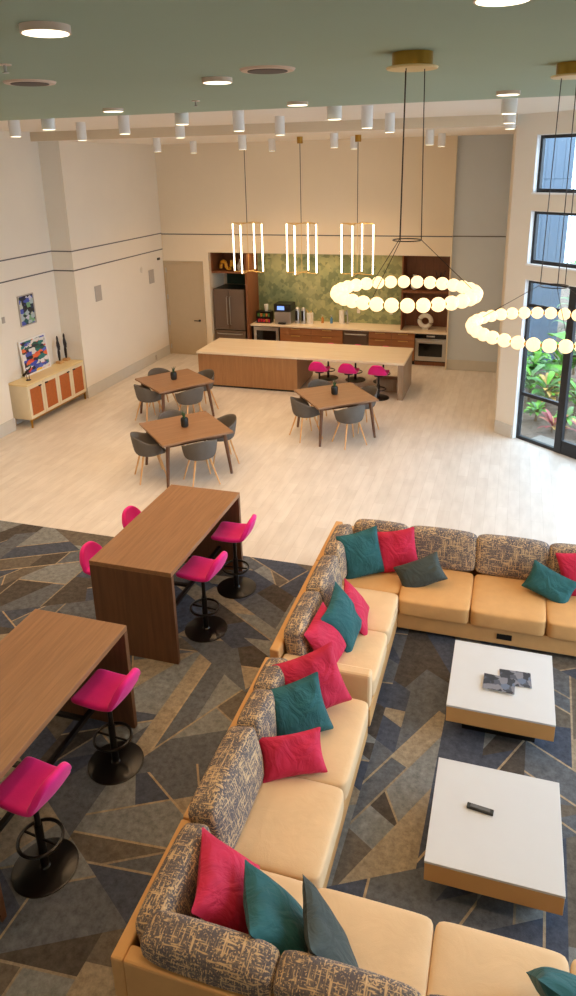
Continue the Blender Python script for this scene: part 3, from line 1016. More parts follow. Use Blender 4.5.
def make_chair():
    t = thing('dining_chair', 'x', 'chair', (0, 0, 0), 0, 'grey shell chairs at the dining tables')
    # shell: seat disc turning up into arms and back; the back is on the +y side, front on -y
    nth = 28
    rad = [0.0, 0.10, 0.17, 0.205, 0.228, 0.245, 0.262]
    lift = [0.0, 0.0, 0.006, 0.03, 0.14, 0.55, 1.0]
    vs = []; fs = []
    for i, (r, l) in enumerate(zip(rad, lift)):
        for k in range(nth):
            a = 2 * PI * k / nth
            c = math.sin(a)            # +1 at back, -1 at front
            if c > 0.2:
                hh = 0.25 + 0.11 * min(1, (c - 0.2) / 0.8)
            elif c > -0.55:
                hh = 0.25 - 0.05 * (0.2 - c) / 0.75
            else:
                hh = max(0.0, 0.20 * (1 - (-0.55 - c) / 0.22))
            sx = 1.08 if r > 0.1 else 1
            flare = 0.02 * l * max(0, c)
            vs.append((r * sx * math.cos(a), r * math.sin(a) * (1 + flare * 3), 0.45 + hh * l))
    for i in range(len(rad) - 1):
        for k in range(nth):
            if i == 0:
                fs.append((k + nth, (k + 1) % nth + nth, (k + 1) % nth)) if False else None
            fs.append((i * nth + k, i * nth + (k + 1) % nth, (i + 1) * nth + (k + 1) % nth, (i + 1) * nth + k))
    mb = MB(); mb.add(vs, fs)
    # weld the centre
    me_o = mb.build('shell', 'shell', t, smooth=True, solid=0.022)
    bm = bmesh.new(); bm.from_mesh(me_o.data)
    bmesh.ops.remove_doubles(bm, verts=bm.verts, dist=1e-5)
    bmesh.ops.recalc_face_normals(bm, faces=bm.faces)
    bm.to_mesh(me_o.data); bm.free()
    md = me_o.modifiers.new('Subdivision', 'SUBSURF'); md.levels = 1; md.render_levels = 1
    MB().lathe([(0.17, 0.462), (0.20, 0.475), (0.19, 0.492), (0.10, 0.498)], 24).build('seat_pad', 'shell', t, smooth=True)
    for sx in (-1, 1):
        for sy in (-1, 1):
            MB().tube([(sx * 0.23, sy * 0.23, 0.0), (sx * 0.12, sy * 0.12, 0.44)], 0.012, 8, r2=0.018).build('leg', 'chairleg', t, smooth=True)
    return t
tables = [((-6.40, 12.40, 0), math.radians(52), 'near the sideboard', 'sideboard table'),
          ((-5.00, 9.95, 0), math.radians(46), 'near the bar tables', 'bar table side'),
          ((-3.02, 12.22, 0), math.radians(38), 'before the island stools', 'island stools')]
chair0 = make_chair()
used = [False]
def side_words(dx, dy):
    a = 'kitchen' if dy > 0 else 'lounge'
    b_ = 'window-wall' if dx > 0 else 'left-wall'
    return a, b_
for ti, (loc, rz, where, short) in enumerate(tables):
    make_dining_table('square brown wood dining table with tapered legs ' + where, loc, rz)
    for k in range(4):
        a = rz + PI / 2 * k
        dx, dy = math.cos(a), math.sin(a)
        off = (0.60, 0.62, 0.57, 0.64)[(k + ti) % 4]
        # chair's back (+y) points outwards along (dx, dy)
        jit = (0.10, -0.12, 0.06, -0.05)[(k * 2 + ti) % 4]
        p = (loc[0] + dx * off, loc[1] + dy * off, 0)
        A, B = side_words(dx, dy)
        lab = 'grey shell chair, %s and %s side of table %s' % (A, B, where)
        if not used[0]:
            o = chair0; o.location = p; o.rotation_euler = (0, 0, a - PI / 2 + jit); o['label'] = lab; used[0] = True
        else:
            dup(chair0, p, a - PI / 2 + jit, lab)
    t = thing('potted_succulent', 'small succulent in charcoal pot on dining table ' + where, 'plant', (loc[0] - 0.02, loc[1] + 0.02, 0.751), 0.3 * ti, 'potted succulents on the dining tables')
    MB().lathe([(0.05, 0), (0.062, 0.02), (0.066, 0.12), (0.058, 0.15), (0.05, 0.15), (0.05, 0.13)], 16).build('pot', 'pot', t, smooth=True)
    rnd = random.Random(50 + ti)
    for q in range(7):
        an = q * 0.9 + rnd.uniform(-0.2, 0.2); ln = rnd.uniform(0.10, 0.17); out = rnd.uniform(0.02, 0.05)
        MB().tube([(0, 0, 0.12), (out * 0.5 * math.cos(an), out * 0.5 * math.sin(an), 0.13 + ln * 0.6), (out * math.cos(an), out * math.sin(an), 0.13 + ln)], 0.014, 6, r2=0.003).build('leaf', 'leafdark', t, smooth=True)

# ------------------------------------------------------------------ sideboard niche
SX0, SX1, SY0, SY1, SZ0, SZ1 = XN + 0.025, -8.82, 10.98, 12.90, 0.17, 0.88
t = thing('sideboard', 'ivory sideboard with four tan woven doors in the wall niche', 'sideboard', ((SX0 + SX1) / 2, (SY0 + SY1) / 2, 0))
hx, hy = (SX1 - SX0) / 2, (SY1 - SY0) / 2
MB().box(-hx, hx - 0.02, -hy, hy, SZ0, SZ1 - 0.035).build('body', 'cabwhite', t, bevel=0.004)
MB().box(-hx, hx, -hy - 0.005, hy + 0.005, SZ1 - 0.034, SZ1).build('top', 'cabtop', t, bevel=0.006)
dw = 2 * hy / 4
for k in range(4):
    y0 = -hy + dw * k + 0.004; y1 = y0 + dw - 0.008
    dr = MB()
    z0, z1, e = SZ0 + 0.01, SZ1 - 0.04, 0.06
    dr.box(hx - 0.02, hx, y0, y0 + e, z0, z1); dr.box(hx - 0.02, hx, y1 - e, y1, z0, z1)
    dr.box(hx - 0.02, hx, y0 + e, y1 - e, z0, z0 + e); dr.box(hx - 0.02, hx, y0 + e, y1 - e, z1 - e, z1)
    dr = dr.build('door', 'cabwhite', t)
    MB().box(hx - 0.02, hx - 0.008, y0 + e, y1 - e, z0 + e, z1 - e).build('woven_panel', 'leather', dr)
    yk = y1 - 0.10 if k % 2 == 0 else y0 + 0.10
    MB().box(hx, hx + 0.018, yk - 0.035, yk + 0.035, z1 - 0.075, z1 - 0.05).build('pull', 'bronze', dr)
lg = MB()
for sx in (-1, 1):
    for sy in (-1, 1):
        MB().box(sx * (hx - 0.03) - 0.015, sx * (hx - 0.03) + 0.015, sy * (hy - 0.03) - 0.015, sy * (hy - 0.03) + 0.015, 0, SZ0 - 0.031).build('leg', 'brass', t)
MB().box(hx - 0.045, hx - 0.015, -hy + 0.01, hy - 0.01, SZ0 - 0.03, SZ0 - 0.001).build('rail', 'brass', t)
MB().box(-hx + 0.015, -hx + 0.045, -hy + 0.01, hy - 0.01, SZ0 - 0.03, SZ0 - 0.001).build('rail', 'brass', t)

def painting(label, y0, y1, z0, z1, mt, x=XN, lean=0.0, mat_border=0.0, fw=0.018):
    t = thing('painting', label, 'painting', (x + 0.004, (y0 + y1) / 2, z0))
    t.rotation_euler = (0, -lean, 0)
    hw = (y1 - y0) / 2; hh = z1 - z0
    f = MB()
    f.box(0, 0.03, -hw, -hw + fw, 0, hh); f.box(0, 0.03, hw - fw, hw, 0, hh)
    f.box(0, 0.03, -hw + fw, hw - fw, 0, fw); f.box(0, 0.03, -hw + fw, hw - fw, hh - fw, hh)
    f.build('frame', 'white' if mat_border else 'grille', t)
    MB().box(0.0, 0.014, -hw + fw, hw - fw, fw, hh - fw).build('canvas', mt, t)
    return t
painting('narrow blue and green swirling painting hung on niche wall', 11.64, 12.12, 1.86, 2.47, 'art1')
painting('wide multicolour streaked painting leaning on the sideboard', 11.46, 12.30, SZ1 + 0.001, 1.60, 'art2', x=XN + 0.075, lean=0.085, mat_border=0.05, fw=0.03)

def figure(label, y, h, seed):
    t = thing('figure_sculpture', label, 'sculpture', (-9.16, y, SZ1 + 0.001), 0, 'slender bronze figures on the sideboard')
    MB().box(-0.06, 0.06, -0.06, 0.06, 0, 0.05).build('plinth', 'tanbox', t, bevel=0.004)
    prof = [(0.018, 0.05), (0.028, 0.12), (0.030, 0.20), (0.022, 0.26), (0.034, 0.32), (0.030, 0.38), (0.020, 0.41), (0.022, 0.45), (0.018, 0.48), (0.006, 0.50)]
    mb = MB().lathe([(r, z * h / 0.5) for r, z in prof], 14)
    mb.tube([(0, -0.03, 0.39 * h / 0.5), (0.01, -0.045, 0.30 * h / 0.5), (0.02, -0.02, 0.24 * h / 0.5)], 0.009, 6)
    mb.tube([(0, 0.03, 0.39 * h / 0.5), (0.01, 0.045, 0.30 * h / 0.5), (0.02, 0.02, 0.24 * h / 0.5)], 0.009, 6)
    mb.build('figure', 'bronze', t, smooth=True)
figure('slender dark bronze figure on sideboard, nearer the leaning painting', 12.56, 0.60, 1)
figure('slender dark bronze figure on sideboard, beside the niche corner', 12.80, 0.60, 2)
t = thing('bird_sculpture', 'small dark twin bird sculpture on a stand before the painting', 'sculpture', (-9.02, 11.30, SZ1 + 0.001))
MB().lathe([(0.05, 0), (0.05, 0.012)], 16).tube([(0, -0.03, 0.01), (0, -0.05, 0.14)], 0.006).tube([(0, 0.03, 0.01), (0, 0.04, 0.18)], 0.006).build('stand', 'bronze', t)
for y, z in ((-0.05, 0.15), (0.04, 0.19)):
    MB().tube([(0, y - 0.08, z - 0.02), (0, y - 0.03, z), (0, y + 0.04, z + 0.02), (0, y + 0.085, z + 0.06)], 0.028, 8, r2=0.010).build('bird', 'bronze', t, smooth=True)

# wall devices
for (y, lab) in ((13.75, 'grey rectangular wall speaker nearer the niche'), (16.24, 'grey rectangular wall speaker near the beige door')):
    t = thing('wall_speaker', lab, 'speaker', (XL, y, 2.02), 0, 'flush wall speakers')
    MB().box(0, 0.012, -0.13, 0.13, 0, 0.34).build('frame', 'grille', t, bevel=0.004)
    MB().box(0.012, 0.018, -0.115, 0.115, 0.015, 0.325).build('grille', 'grille', t)
o = MB().lathe([(0.07, 0), (0.07, 0.02), (0.05, 0.03)], 20)
o.v = [(z, x * 0.7, y) for x, y, z in o.v]
tag(o.build('strobe_alarm', 'ceramic', smooth=True, loc=(XL, 15.75, 2.42)), 'small white round wall alarm left of the wall speaker', 'alarm')
tag(MB().box(0, 0.03, -0.06, 0.06, -0.03, 0.03).build('motion_sensor', 'black', bevel=0.006, loc=(XL, 16.67, 2.58)), 'small black sensor high on wall beside the door', 'sensor')
tag(MB().box(0, 0.012, -0.035, 0.035, -0.06, 0.06).build('outlet', 'grille', bevel=0.003, loc=(XL + 0.021, 16.10, 0.11)), 'grey outlet plate in the baseboard near the beige door', 'outlet')
tag(MB().box(0, 0.015, -0.04, 0.04, -0.06, 0.06).build('thermostat', 'grille', bevel=0.004, loc=(XN, 11.17, 2.10)), 'small grey thermostat on niche wall beside swirling painting', 'thermostat')

# ------------------------------------------------------------------ sofas
SH = 0.45
def sofa_seat(t, x0, x1, y0, y1, z1=SH, mt='seat', label=None):
    w_, d_ = x1 - x0 - 0.006, y1 - y0 - 0.006
    o = softbox(w_, d_, 0.20, 0.028, 0.008).build('seat_cushion', mt, t, smooth=True, sub=1, loc=((x0 + x1) / 2, (y0 + y1) / 2, z1 - 0.10))
    return o
def back_cushion(t, c, w, d, h, rz, tilt):
    o = softbox(w, d, h, 0.052, 0.022).build('back_cushion', 'hatch', t, smooth=True, sub=1, loc=c)
    o.rotation_euler = Matrix.Rotation(rz, 4, 'Z').to_3x3().to_4x4().to_euler()
    o.rotation_euler = (Matrix.Rotation(rz, 3, 'Z') @ Matrix.Rotation(tilt, 3, 'X')).to_euler()
    return o
ZB = 0.70     # frame back height
SXL, SXR = -1.858, -0.93
# far run, facing the camera side (-Y)
FY0, FY1 = 6.47, 7.54
t = thing('sofa', 'long tan sofa section with its back to the plank floor', 'sofa', (0, 0, 0))
MB().box(-0.93, 2.5, FY0 + 0.05, FY1, 0.06, 0.25).build('base', 'sofa', t, bevel=0.012)
MB().box(SXL + 0.02, -0.93, 6.60, FY1, 0.06, 0.25).build('base', 'sofa', t, bevel=0.012)
MB().box(SXL + 0.02, 2.5, FY1 - 0.09, FY1, 0.25, ZB - 0.04).build('back_frame', 'sofa', t, bevel=0.015)
MB().box(SXL, SXL + 0.09, 6.60, FY1 - 0.002, 0.25, ZB).build('side_frame', 'sofa', t, bevel=0.015)
MB().box(SXL + 0.15, 2.4, FY0 + 0.15, FY1 - 0.1, 0.0, 0.06).build('plinth', 'black', t)
MB().box(0.10, 0.25, FY0 + 0.04, FY0 + 0.052, 0.13, 0.19).build('power_outlet', 'black', t)['label'] = 'black power outlet'
xs = [-1.72, -0.93, -0.18, 0.57, 1.32, 2.07, 2.5]
for a, c in zip(xs[:-1], xs[1:]):
    sofa_seat(t, a, c, FY0 + (0.14 if a < -1 else 0.0), 7.22, SH - (0.02 if a < -1 else 0.0), 'sofa')
xb = [-1.58, -0.95, -0.18, 0.59, 1.36, 2.10]
for a, c in zip(xb[:-1], xb[1:]):
    back_cushion(t, ((a + c) / 2, 7.32, 0.635), c - a - 0.004, 0.20, 0.42, 0, math.radians(-10))
back_cushion(t, (-1.66, 6.95, 0.63), 0.68, 0.20, 0.40, PI / 2, math.radians(-9))
# left run, far half, with a low arm at its near end
t = thing('sofa', 'tan sofa section with a low arm, between corner and gap', 'sofa', (0, 0, 0))
MB().box(SXL + 0.02, SXR, 5.03, 6.595, 0.06, 0.25).build('base', 'sofa', t, bevel=0.012)
MB().box(SXL, SXL + 0.09, 5.03, 6.595, 0.25, ZB).build('back_frame', 'sofa', t, bevel=0.015)
MB().box(SXL + 0.1, SXR - 0.005, 5.03, 5.15, 0.25, 0.60).build('arm', 'seat', t, bevel=0.025)
MB().box(SXL + 0.12, SXR - 0.12, 5.10, 6.5, 0.0, 0.06).build('plinth', 'black', t)
sofa_seat(t, -1.72, SXR + 0.01, 5.155, 5.90); sofa_seat(t, -1.72, SXR + 0.01, 5.90, 6.595)
back_cushion(t, (-1.66, 5.52, 0.62), 0.72, 0.20, 0.40, PI / 2, math.radians(-9))
back_cushion(t, (-1.66, 6.24, 0.62), 0.70, 0.20, 0.40, PI / 2, math.radians(-9))
# left run, near half
t = thing('sofa', 'tan two-cushion sofa section parallel to the bar tables', 'sofa', (0, 0, 0))
MB().box(SXL + 0.02, SXR, 3.235, 4.93, 0.06, 0.25).build('base', 'sofa', t, bevel=0.012)
MB().box(SXL, SXL + 0.09, 3.235, 4.93, 0.25, ZB).build('back_frame', 'sofa', t, bevel=0.015)
MB().box(SXL + 0.12, SXR - 0.12, 3.3, 4.85, 0.0, 0.06).build('plinth', 'black', t)
sofa_seat(t, -1.72, SXR + 0.02, 3.235, 4.00); sofa_seat(t, -1.72, SXR + 0.02, 4.00, 4.93)
back_cushion(t, (-1.66, 3.58, 0.64), 0.80, 0.23, 0.44, PI / 2, math.radians(-12))
back_cushion(t, (-1.66, 4.22, 0.62), 0.42, 0.21, 0.40, PI / 2, math.radians(-9))
back_cushion(t, (-1.67, 4.62, 0.62), 0.42, 0.21, 0.40, PI / 2, math.radians(-9))
# near run
NY0 = 2.31
t = thing('sofa', 'tan corner sofa section beside the black remote table', 'sofa', (0, 0, 0))
MB().box(SXL, 2.5, NY0, 3.19, 0.06, 0.25).build('base', 'sofa', t, bevel=0.012)
MB().box(SXL, SXL + 0.08, NY0, 3.225, 0.25, ZB).build('side_frame', 'sofa', t, bevel=0.015)
MB().box(SXL + 0.08, 2.5, NY0, NY0 + 0.10, 0.25, ZB).build('back_frame', 'sofa', t, bevel=0.015)
MB().box(SXL + 0.12, 2.4, NY0 + 0.1, 3.1, 0.0, 0.06).build('plinth', 'black', t)
xs = [-1.70, -0.93, -0.17, 0.60, 1.36, 2.12]
for a, c in zip(xs[:-1], xs[1:]):
    sofa_seat(t, a, c, 2.55, 3.225)
back_cushion(t, (-1.67, 2.80, 0.62), 0.70, 0.20, 0.40, PI / 2, math.radians(-10))
xb = [-1.70, -0.93, -0.17, 0.60, 1.36]
for a, c in zip(xb[:-1], xb[1:]):
    back_cushion(t, ((a + c) / 2, 2.475, 0.64), c - a - 0.01, 0.22, 0.42, PI, math.radians(-10))

# throw pillows: centre, size, facing azimuth, tilt back, roll
PIL = [
 ('pinkpil', 'raspberry pink throw pillow right of the corner teal pillow', (-1.05, 7.08, 0.66), (0.50, 0.50, 0.18), 4, -22, -12),
 ('teal', 'large teal throw pillow standing in the far sofa corner', (-1.41, 6.90, 0.67), (0.50, 0.54, 0.18), 28, -20, -8),
 ('slate', 'slate green lumbar pillow lying before a pink pillow', (-0.74, 6.84, 0.57), (0.52, 0.32, 0.15), 0, -34, -28),
 ('teal', 'teal lumbar pillow tipped beside a pink pillow by the power outlet', (0.60, 6.96, 0.58), (0.50, 0.32, 0.15), -4, -28, 20),
 ('pinkpil', 'raspberry pink pillow behind the tipped teal lumbar pillow', (0.92, 7.10, 0.67), (0.48, 0.50, 0.17), -4, -20, -14),
 ('pinkpil', 'raspberry pink pillow behind the teal pillow on armed section', (-1.27, 5.95, 0.62), (0.46, 0.46, 0.15), 92, -34, -10),
 ('teal', 'large teal pillow between two pinks on armed section', (-1.33, 5.70, 0.66), (0.54, 0.52, 0.18), 80, -32, -12),
 ('pinkpil', 'raspberry pink pillow leaning beside the low sofa arm', (-1.42, 5.40, 0.64), (0.48, 0.48, 0.17), 78, -32, -8),
 ('pinkpil', 'large raspberry pillow propped against the low arm', (-1.37, 4.72, 0.69), (0.56, 0.52, 0.18), 28, -30, -14),
 ('teal', 'teal pillow between the large raspberry pillow and pink lumbar pillow', (-1.42, 4.43, 0.65), (0.52, 0.46, 0.18), 34, -34, -6),
 ('pinkpil', 'raspberry lumbar pillow lying alone on the two-cushion section', (-1.34, 4.05, 0.58), (0.50, 0.32, 0.15), 26, -40, -2),
 ('pinkpil', 'raspberry pink pillow in the near sofa corner', (-1.40, 2.88, 0.66), (0.52, 0.52, 0.19), 98, -38, -9),
 ('teal', 'teal pillow between the corner pink and slate pillows', (-1.05, 2.78, 0.65), (0.54, 0.52, 0.19), 120, -38, 12),
 ('slate', 'slate green pillow leaning against the near back cushions', (-0.73, 2.77, 0.64), (0.52, 0.50, 0.16), 122, -28, 14),
 ('teal', 'teal pillow alone on the seat by the white table', (0.60, 2.80, 0.70), (0.50, 0.48, 0.17), 165, -38, -12),
]
for k, (mt, lab, c, s, az, tilt, roll) in enumerate(PIL):
    o = pillow_mesh(s[0], s[1], s[2], k + 3).build('throw_pillow', mt, None, smooth=True, sub=1, loc=c)
    o.rotation_euler = (Matrix.Rotation(math.radians(az), 3, 'Z') @ Matrix.Rotation(math.radians(tilt), 3, 'X') @ Matrix.Rotation(math.radians(roll), 3, 'Y')).to_euler()
    tag(o, lab, 'pillow', 'throw pillows on the sofas')

# ------------------------------------------------------------------ coffee tables
def coffee(label, x0, x1, y0, y1):
    cx, cy = (x0 + x1) / 2, (y0 + y1) / 2
    hx, hy = (x1 - x0) / 2, (y1 - y0) / 2
    t = thing('coffee_table', label, 'table', (cx, cy, 0), 0, 'low white coffee tables')
    MB().box(-hx, hx, -hy, hy, 0.325, 0.345).build('table_top', 'toplam', t, bevel=0.003)
    MB().box(-hx + 0.003, hx - 0.003, -hy + 0.003, hy - 0.003, 0.17, 0.324).build('box_body', 'tanbox', t, bevel=0.003)
    MB().box(-hx + 0.14, hx - 0.14, -hy + 0.14, hy - 0.14, 0.0, 0.169).build('plinth', 'black', t)
    return t
coffee('low white-topped square table holding two dark magazines', -0.29, 0.61, 5.17, 6.09)
coffee('low white-topped square table holding a black remote', -0.29, 0.61, 3.65, 4.57)
for (x, y, z, rz, lab) in ((0.28, 5.66, 0.346, 3, 'dark patterned magazine lying flat on the white table'), (0.14, 5.54, 0.356, -2, 'dark patterned magazine overlapping the flat one')):
    t = thing('magazine', lab, 'magazine', (x, y, z), math.radians(rz), 'magazines on the coffee table')
    MB().box(-0.135, 0.135, -0.10, 0.10, 0, 0.007).build('pages', 'ceramic', t)
    MB().box(-0.137, 0.137, -0.102, 0.102, 0.007, 0.0095).build('cover', 'book1', t)
t = thing('remote_control', 'small black remote control on a white table', 'remote', (0.05, 4.16, 0.346), math.radians(-6))
MB().box(-0.095, 0.095, -0.022, 0.022, 0, 0.02).build('case', 'pot', t, bevel=0.005)
MB().box(-0.07, 0.07, -0.014, 0.014, 0.02, 0.023).build('keypad', 'trimline', t)

# ------------------------------------------------------------------ ceiling fittings
def spot(parent, z, energy, angle, blend=0.6, size=0.05):
    ld = bpy.data.lights.new('lamp', 'SPOT')
    ld.energy = energy; ld.color = WARM; ld.spot_size = math.radians(angle); ld.spot_blend = blend
    ld.shadow_soft_size = size
    o = bpy.data.objects.new('lamp', ld); COL.objects.link(o)
    o.parent = parent; o.location = (0, 0, z)
    return o
def make_downlight(length):
    t = thing('cylinder_downlight', 'x', 'downlight', (0, 0, 0), 0, None)
    r = 0.075
    MB().lathe([(r - 0.006, -length + 0.012), (r - 0.006, -length), (r, -length), (r, 0.0)], 20).build('housing', 'whitecyl', t, smooth=True)
    MB().lathe([(r - 0.012, -length - 0.001), (r - 0.012, -length + 0.003)], 20).build('lens', 'lampglow', t)
    spot(t, -length - 0.02, SPOT_W, 110)
    return t
def dim_daylit(t):
    if t.location.x > -2.6:
        for ch in t.children:
            if ch.type == 'LIGHT':
                ch.data = ch.data.copy(); ch.data.energy = SPOT_DIM
NEARL = [(-5.15, 7.4), (-3.5, 7.4), (-1.87, 7.55), (-0.17, 7.7), (-6.55, 8.65), (-5.1, 9.0), (-3.59, 9.3), (-1.97, 9.7), (-0.20, 9.7), (-6.75, 10.55), (-5.15, 10.8), (-3.58, 11.0), (-1.95, 11.3), (-0.22, 11.5)]
FARL = [(-6.7, 13.0), (-5.0, 13.1), (-3.35, 13.5), (-1.60, 13.4), (-7.0, 15.3), (-5.2, 15.4), (-3.4, 15.4), (-1.58, 15.2)]
dl = make_downlight(0.27)
dl.location = (NEARL[0][0], NEARL[0][1], ZM)
dl['label'] = 'white cylinder downlight on white ceiling between green soffit and beam'
dl['group'] = 'cylinder downlights before the beam'
for p in NEARL[1:]:
    dim_daylit(dup(dl, (p[0], p[1], ZM), 0))
df = make_downlight(0.25)
df.location = (FARL[0][0], FARL[0][1], ZC)
df['label'] = 'white cylinder downlight on the kitchen ceiling beyond the beam'
df['group'] = 'cylinder downlights over the kitchen'
for p in FARL[1:]:
    dim_daylit(dup(df, (p[0], p[1], ZC), 0))

def make_disc():
    t = thing('disc_light', 'round flush disc light on the green soffit', 'ceiling light', (0, 0, 0), 0, 'disc lights on the green soffit')
    MB().lathe([(0.097, -0.028), (0.097, 0.0)], 28).build('rim', 'pinktrim', t, smooth=True)
    MB().lathe([(0.088, -0.030), (0.088, -0.027)], 28).build('lens', 'discglow', t)
    ld = bpy.data.lights.new('lamp', 'AREA'); ld.shape = 'DISK'; ld.size = 0.17; ld.energy = DISC_W; ld.color = WARM
    o = bpy.data.objects.new('lamp', ld); COL.objects.link(o); o.parent = t; o.location = (0, 0, -0.035)
    return t
DISCS = [(-1.82, 2.67), (-1.91, 4.60), (-0.16, 6.55), (-0.105, 2.75), (-3.74, 6.42), (-1.99, 6.65), (-3.78, 2.83), (-5.6, 2.83), (-5.6, 4.75), (-7.4, 4.75), (1.7, 2.9), (1.7, 4.8), (1.7, 6.75), (-7.4, 6.6), (-5.58, 6.5)]  # later entries continue the grid out of view, added to balance the light
dd = make_disc(); dd.location = (DISCS[0][0], DISCS[0][1], ZS)
for p in DISCS[1:]:
    dup(dd, (p[0], p[1], ZS), 0)

for (x, y, wd) in ((-3.05, 4.24, 'farther from'), (-1.47, 4.31, 'closer to')):
    t = thing('ceiling_speaker', 'round ceiling speaker in green soffit, %s the globe chandeliers' % wd, 'speaker', (x, y, ZS), 0, 'ceiling speakers in the green soffit')
    MB().lathe([(0.155, -0.012), (0.165, 0.0)], 32).build('rim', 'pinktrim', t, smooth=True)
    MB().lathe([(0.118, -0.016), (0.118, -0.011)], 28).build('mesh', 'grilledark', t)
for (x, y) in ((-2.66, 3.50), (-2.72, 6.05)):
    t = thing('sprinkler_head', 'small white sprinkler head under the green soffit', 'sprinkler', (x, y, ZS), 0, 'sprinkler heads in the green soffit')
    MB().lathe([(0.035, -0.006), (0.035, 0)], 18).build('escutcheon', 'pinktrim', t)
    MB().lathe([(0.008, -0.04), (0.008, -0.006)], 8).lathe([(0.018, -0.044), (0.018, -0.040)], 12).build('nozzle', 'steel', t)

# square four-tube pendants over the island
def make_pendant():
    t = thing('tube_pendant', 'x', 'pendant light', (0, 0, 0), 0, 'gold tube pendants over the island')
    MB().lathe([(0.06, -0.13), (0.06, 0.0)], 18).build('canopy', 'brass', t, smooth=True)
    MB().tube([(0, 0, -0.13), (0, 0, -1.70)], 0.007, 6).build('stem', 'bronze', t)
    MB().tube([(0.0, 0.0, -1.70), (0.0, 0.0, -2.72)], 0.005, 6).build('rod', 'gold', t)
    hs = 0.34
    cs = [(hs, 0), (0, hs), (-hs, 0), (0, -hs)]
    fr = MB()
    for (x, y) in cs:
        fr.tube([(0, 0, -1.70), (x, y, -1.70)], 0.009, 6)
    for i in range(4):
        a, c = cs[i], cs[(i + 1) % 4]
        if i % 2 == 0:
            fr.tube([(a[0], a[1], -1.70), (c[0], c[1], -1.70)], 0.009, 6)
        fr.tube([(a[0], a[1], -2.74), (0, 0, -2.72)], 0.009, 6)
    fr.build('frame', 'gold', t)
    for (x, y) in cs:
        MB().tube([(x, y, -1.72), (x, y, -2.72)], 0.0135, 10).build('light_tube', 'tubeglow', t, smooth=True)
    return t
pd = make_pendant()
for k, (x, rz, lab) in enumerate(((-5.56, -4, 'nearest the refrigerator'), (-4.35, -8, 'between the other two pendants'), (-3.15, -5, 'nearest the window wall'))):
    lab = 'gold frame pendant of four glowing tubes, ' + lab
    if k == 0:
        pd.location = (x, 14.65, ZC); pd.rotation_euler = (0, 0, math.radians(rz)); pd['label'] = lab
    else:
        dup(pd, (x, 14.65, ZC), math.radians(rz), lab)

# ring chandeliers
def chandelier(label, x, y, zr, R, nb, br, zsm, rsm, rz):
    t = thing('globe_chandelier', label, 'chandelier', (x, y, ZS), rz, 'glowing globe ring chandeliers')
    MB().lathe([(0.105, -0.07), (0.105, 0.0)], 32).build('canopy', 'brass', t, smooth=True)
    MB().lathe([(0.13, -0.078), (0.135, -0.070), (0.13, -0.066)], 36).build('canopy_plate', 'cabtop', t, smooth=True)
    zz = zr - ZS; zs_ = zsm - ZS
    MB().ring((0, 0, zs_), rsm, 0.0035, 28, 6).build('spreader_ring', 'bronze', t)
    cb = MB()
    for k in range(3):
        a = 2 * PI * k / 3 + 0.0
        MB().tube([(rsm * 0.82 * math.cos(a), rsm * 0.82 * math.sin(a), -0.07), (rsm * math.cos(a), rsm * math.sin(a), zs_)], 0.003, 6).build('cable', 'bronze', t)
        MB().tube([(rsm * math.cos(a), rsm * math.sin(a), zs_), (R * math.cos(a), R * math.sin(a), zz)], 0.0022, 6).build('stay', 'bronze', t)
    MB().ring((0, 0, zz), R, 0.010, 48, 8).build('ring', 'brass', t, smooth=True)
    me = None
    for k in range(nb):
        a = 2 * PI * (k + 0.5) / nb
        if me is None:
            bm = bmesh.new(); bmesh.ops.create_uvsphere(bm, u_segments=20, v_segments=12, radius=br)
            me = bpy.data.meshes.new('globe'); bm.to_mesh(me); bm.free()
            me.polygons.foreach_set('use_smooth', [True] * len(me.polygons))
            me.materials.append(M['globeglow'])
        g = bpy.data.objects.new('globe', me); COL.objects.link(g); g.parent = t
        g.location = (R * math.cos(a), R * math.sin(a), zz)
    return t
chandelier('ring of glowing opal globes hung in front of the kitchen shelving', -0.585, 4.03, 4.124, 0.39, 30, 0.0385, 4.417, 0.078, math.radians(10))
chandelier('ring of glowing opal globes hung before the garden windows', 0.25, 4.865, 3.775, 0.50, 34, 0.0425, 4.05, 0.09, math.radians(40))

# ------------------------------------------------------------------ garden outside the windows
g = MB()
g.prism([(0.30, 12.80), (WE.x + 0.2, WE.y + 0.1), (WE.x + 0.2, -1.5), (22, -1.5), (22, 34), (0.15, 34), (0.15, 17.0)], -0.25, -0.02)
struct(g.build('garden_ground', 'mulch'))
pth = MB().box(0.2, SW, 0.2, 0.55, -0.02, 0.0, WT)
struct(pth.build('garden_path', 'path'))
t = thing('neighbour_facade', 'blue-grey clad building wing with a pale corner strip outside', 'building', (0.6, 18.4, -0.02))
for k in range(4):
    for j in range(4):
        MB().box(-0.28 + 0.20 * k, -0.085 + 0.20 * k, 0.0, 0.3, 2.2 * j + 0.003, 2.2 * j + 2.195).build('cladding_panel', 'facade', t)
MB().box(-0.48, -0.285, -0.02, 0.3, 0, 8.8).build('corner_strip', 'facadepale', t)
MB().box(-0.48, 0.52, 0.3, 3.0, 0, 8.8).build('core', 'facade', t)

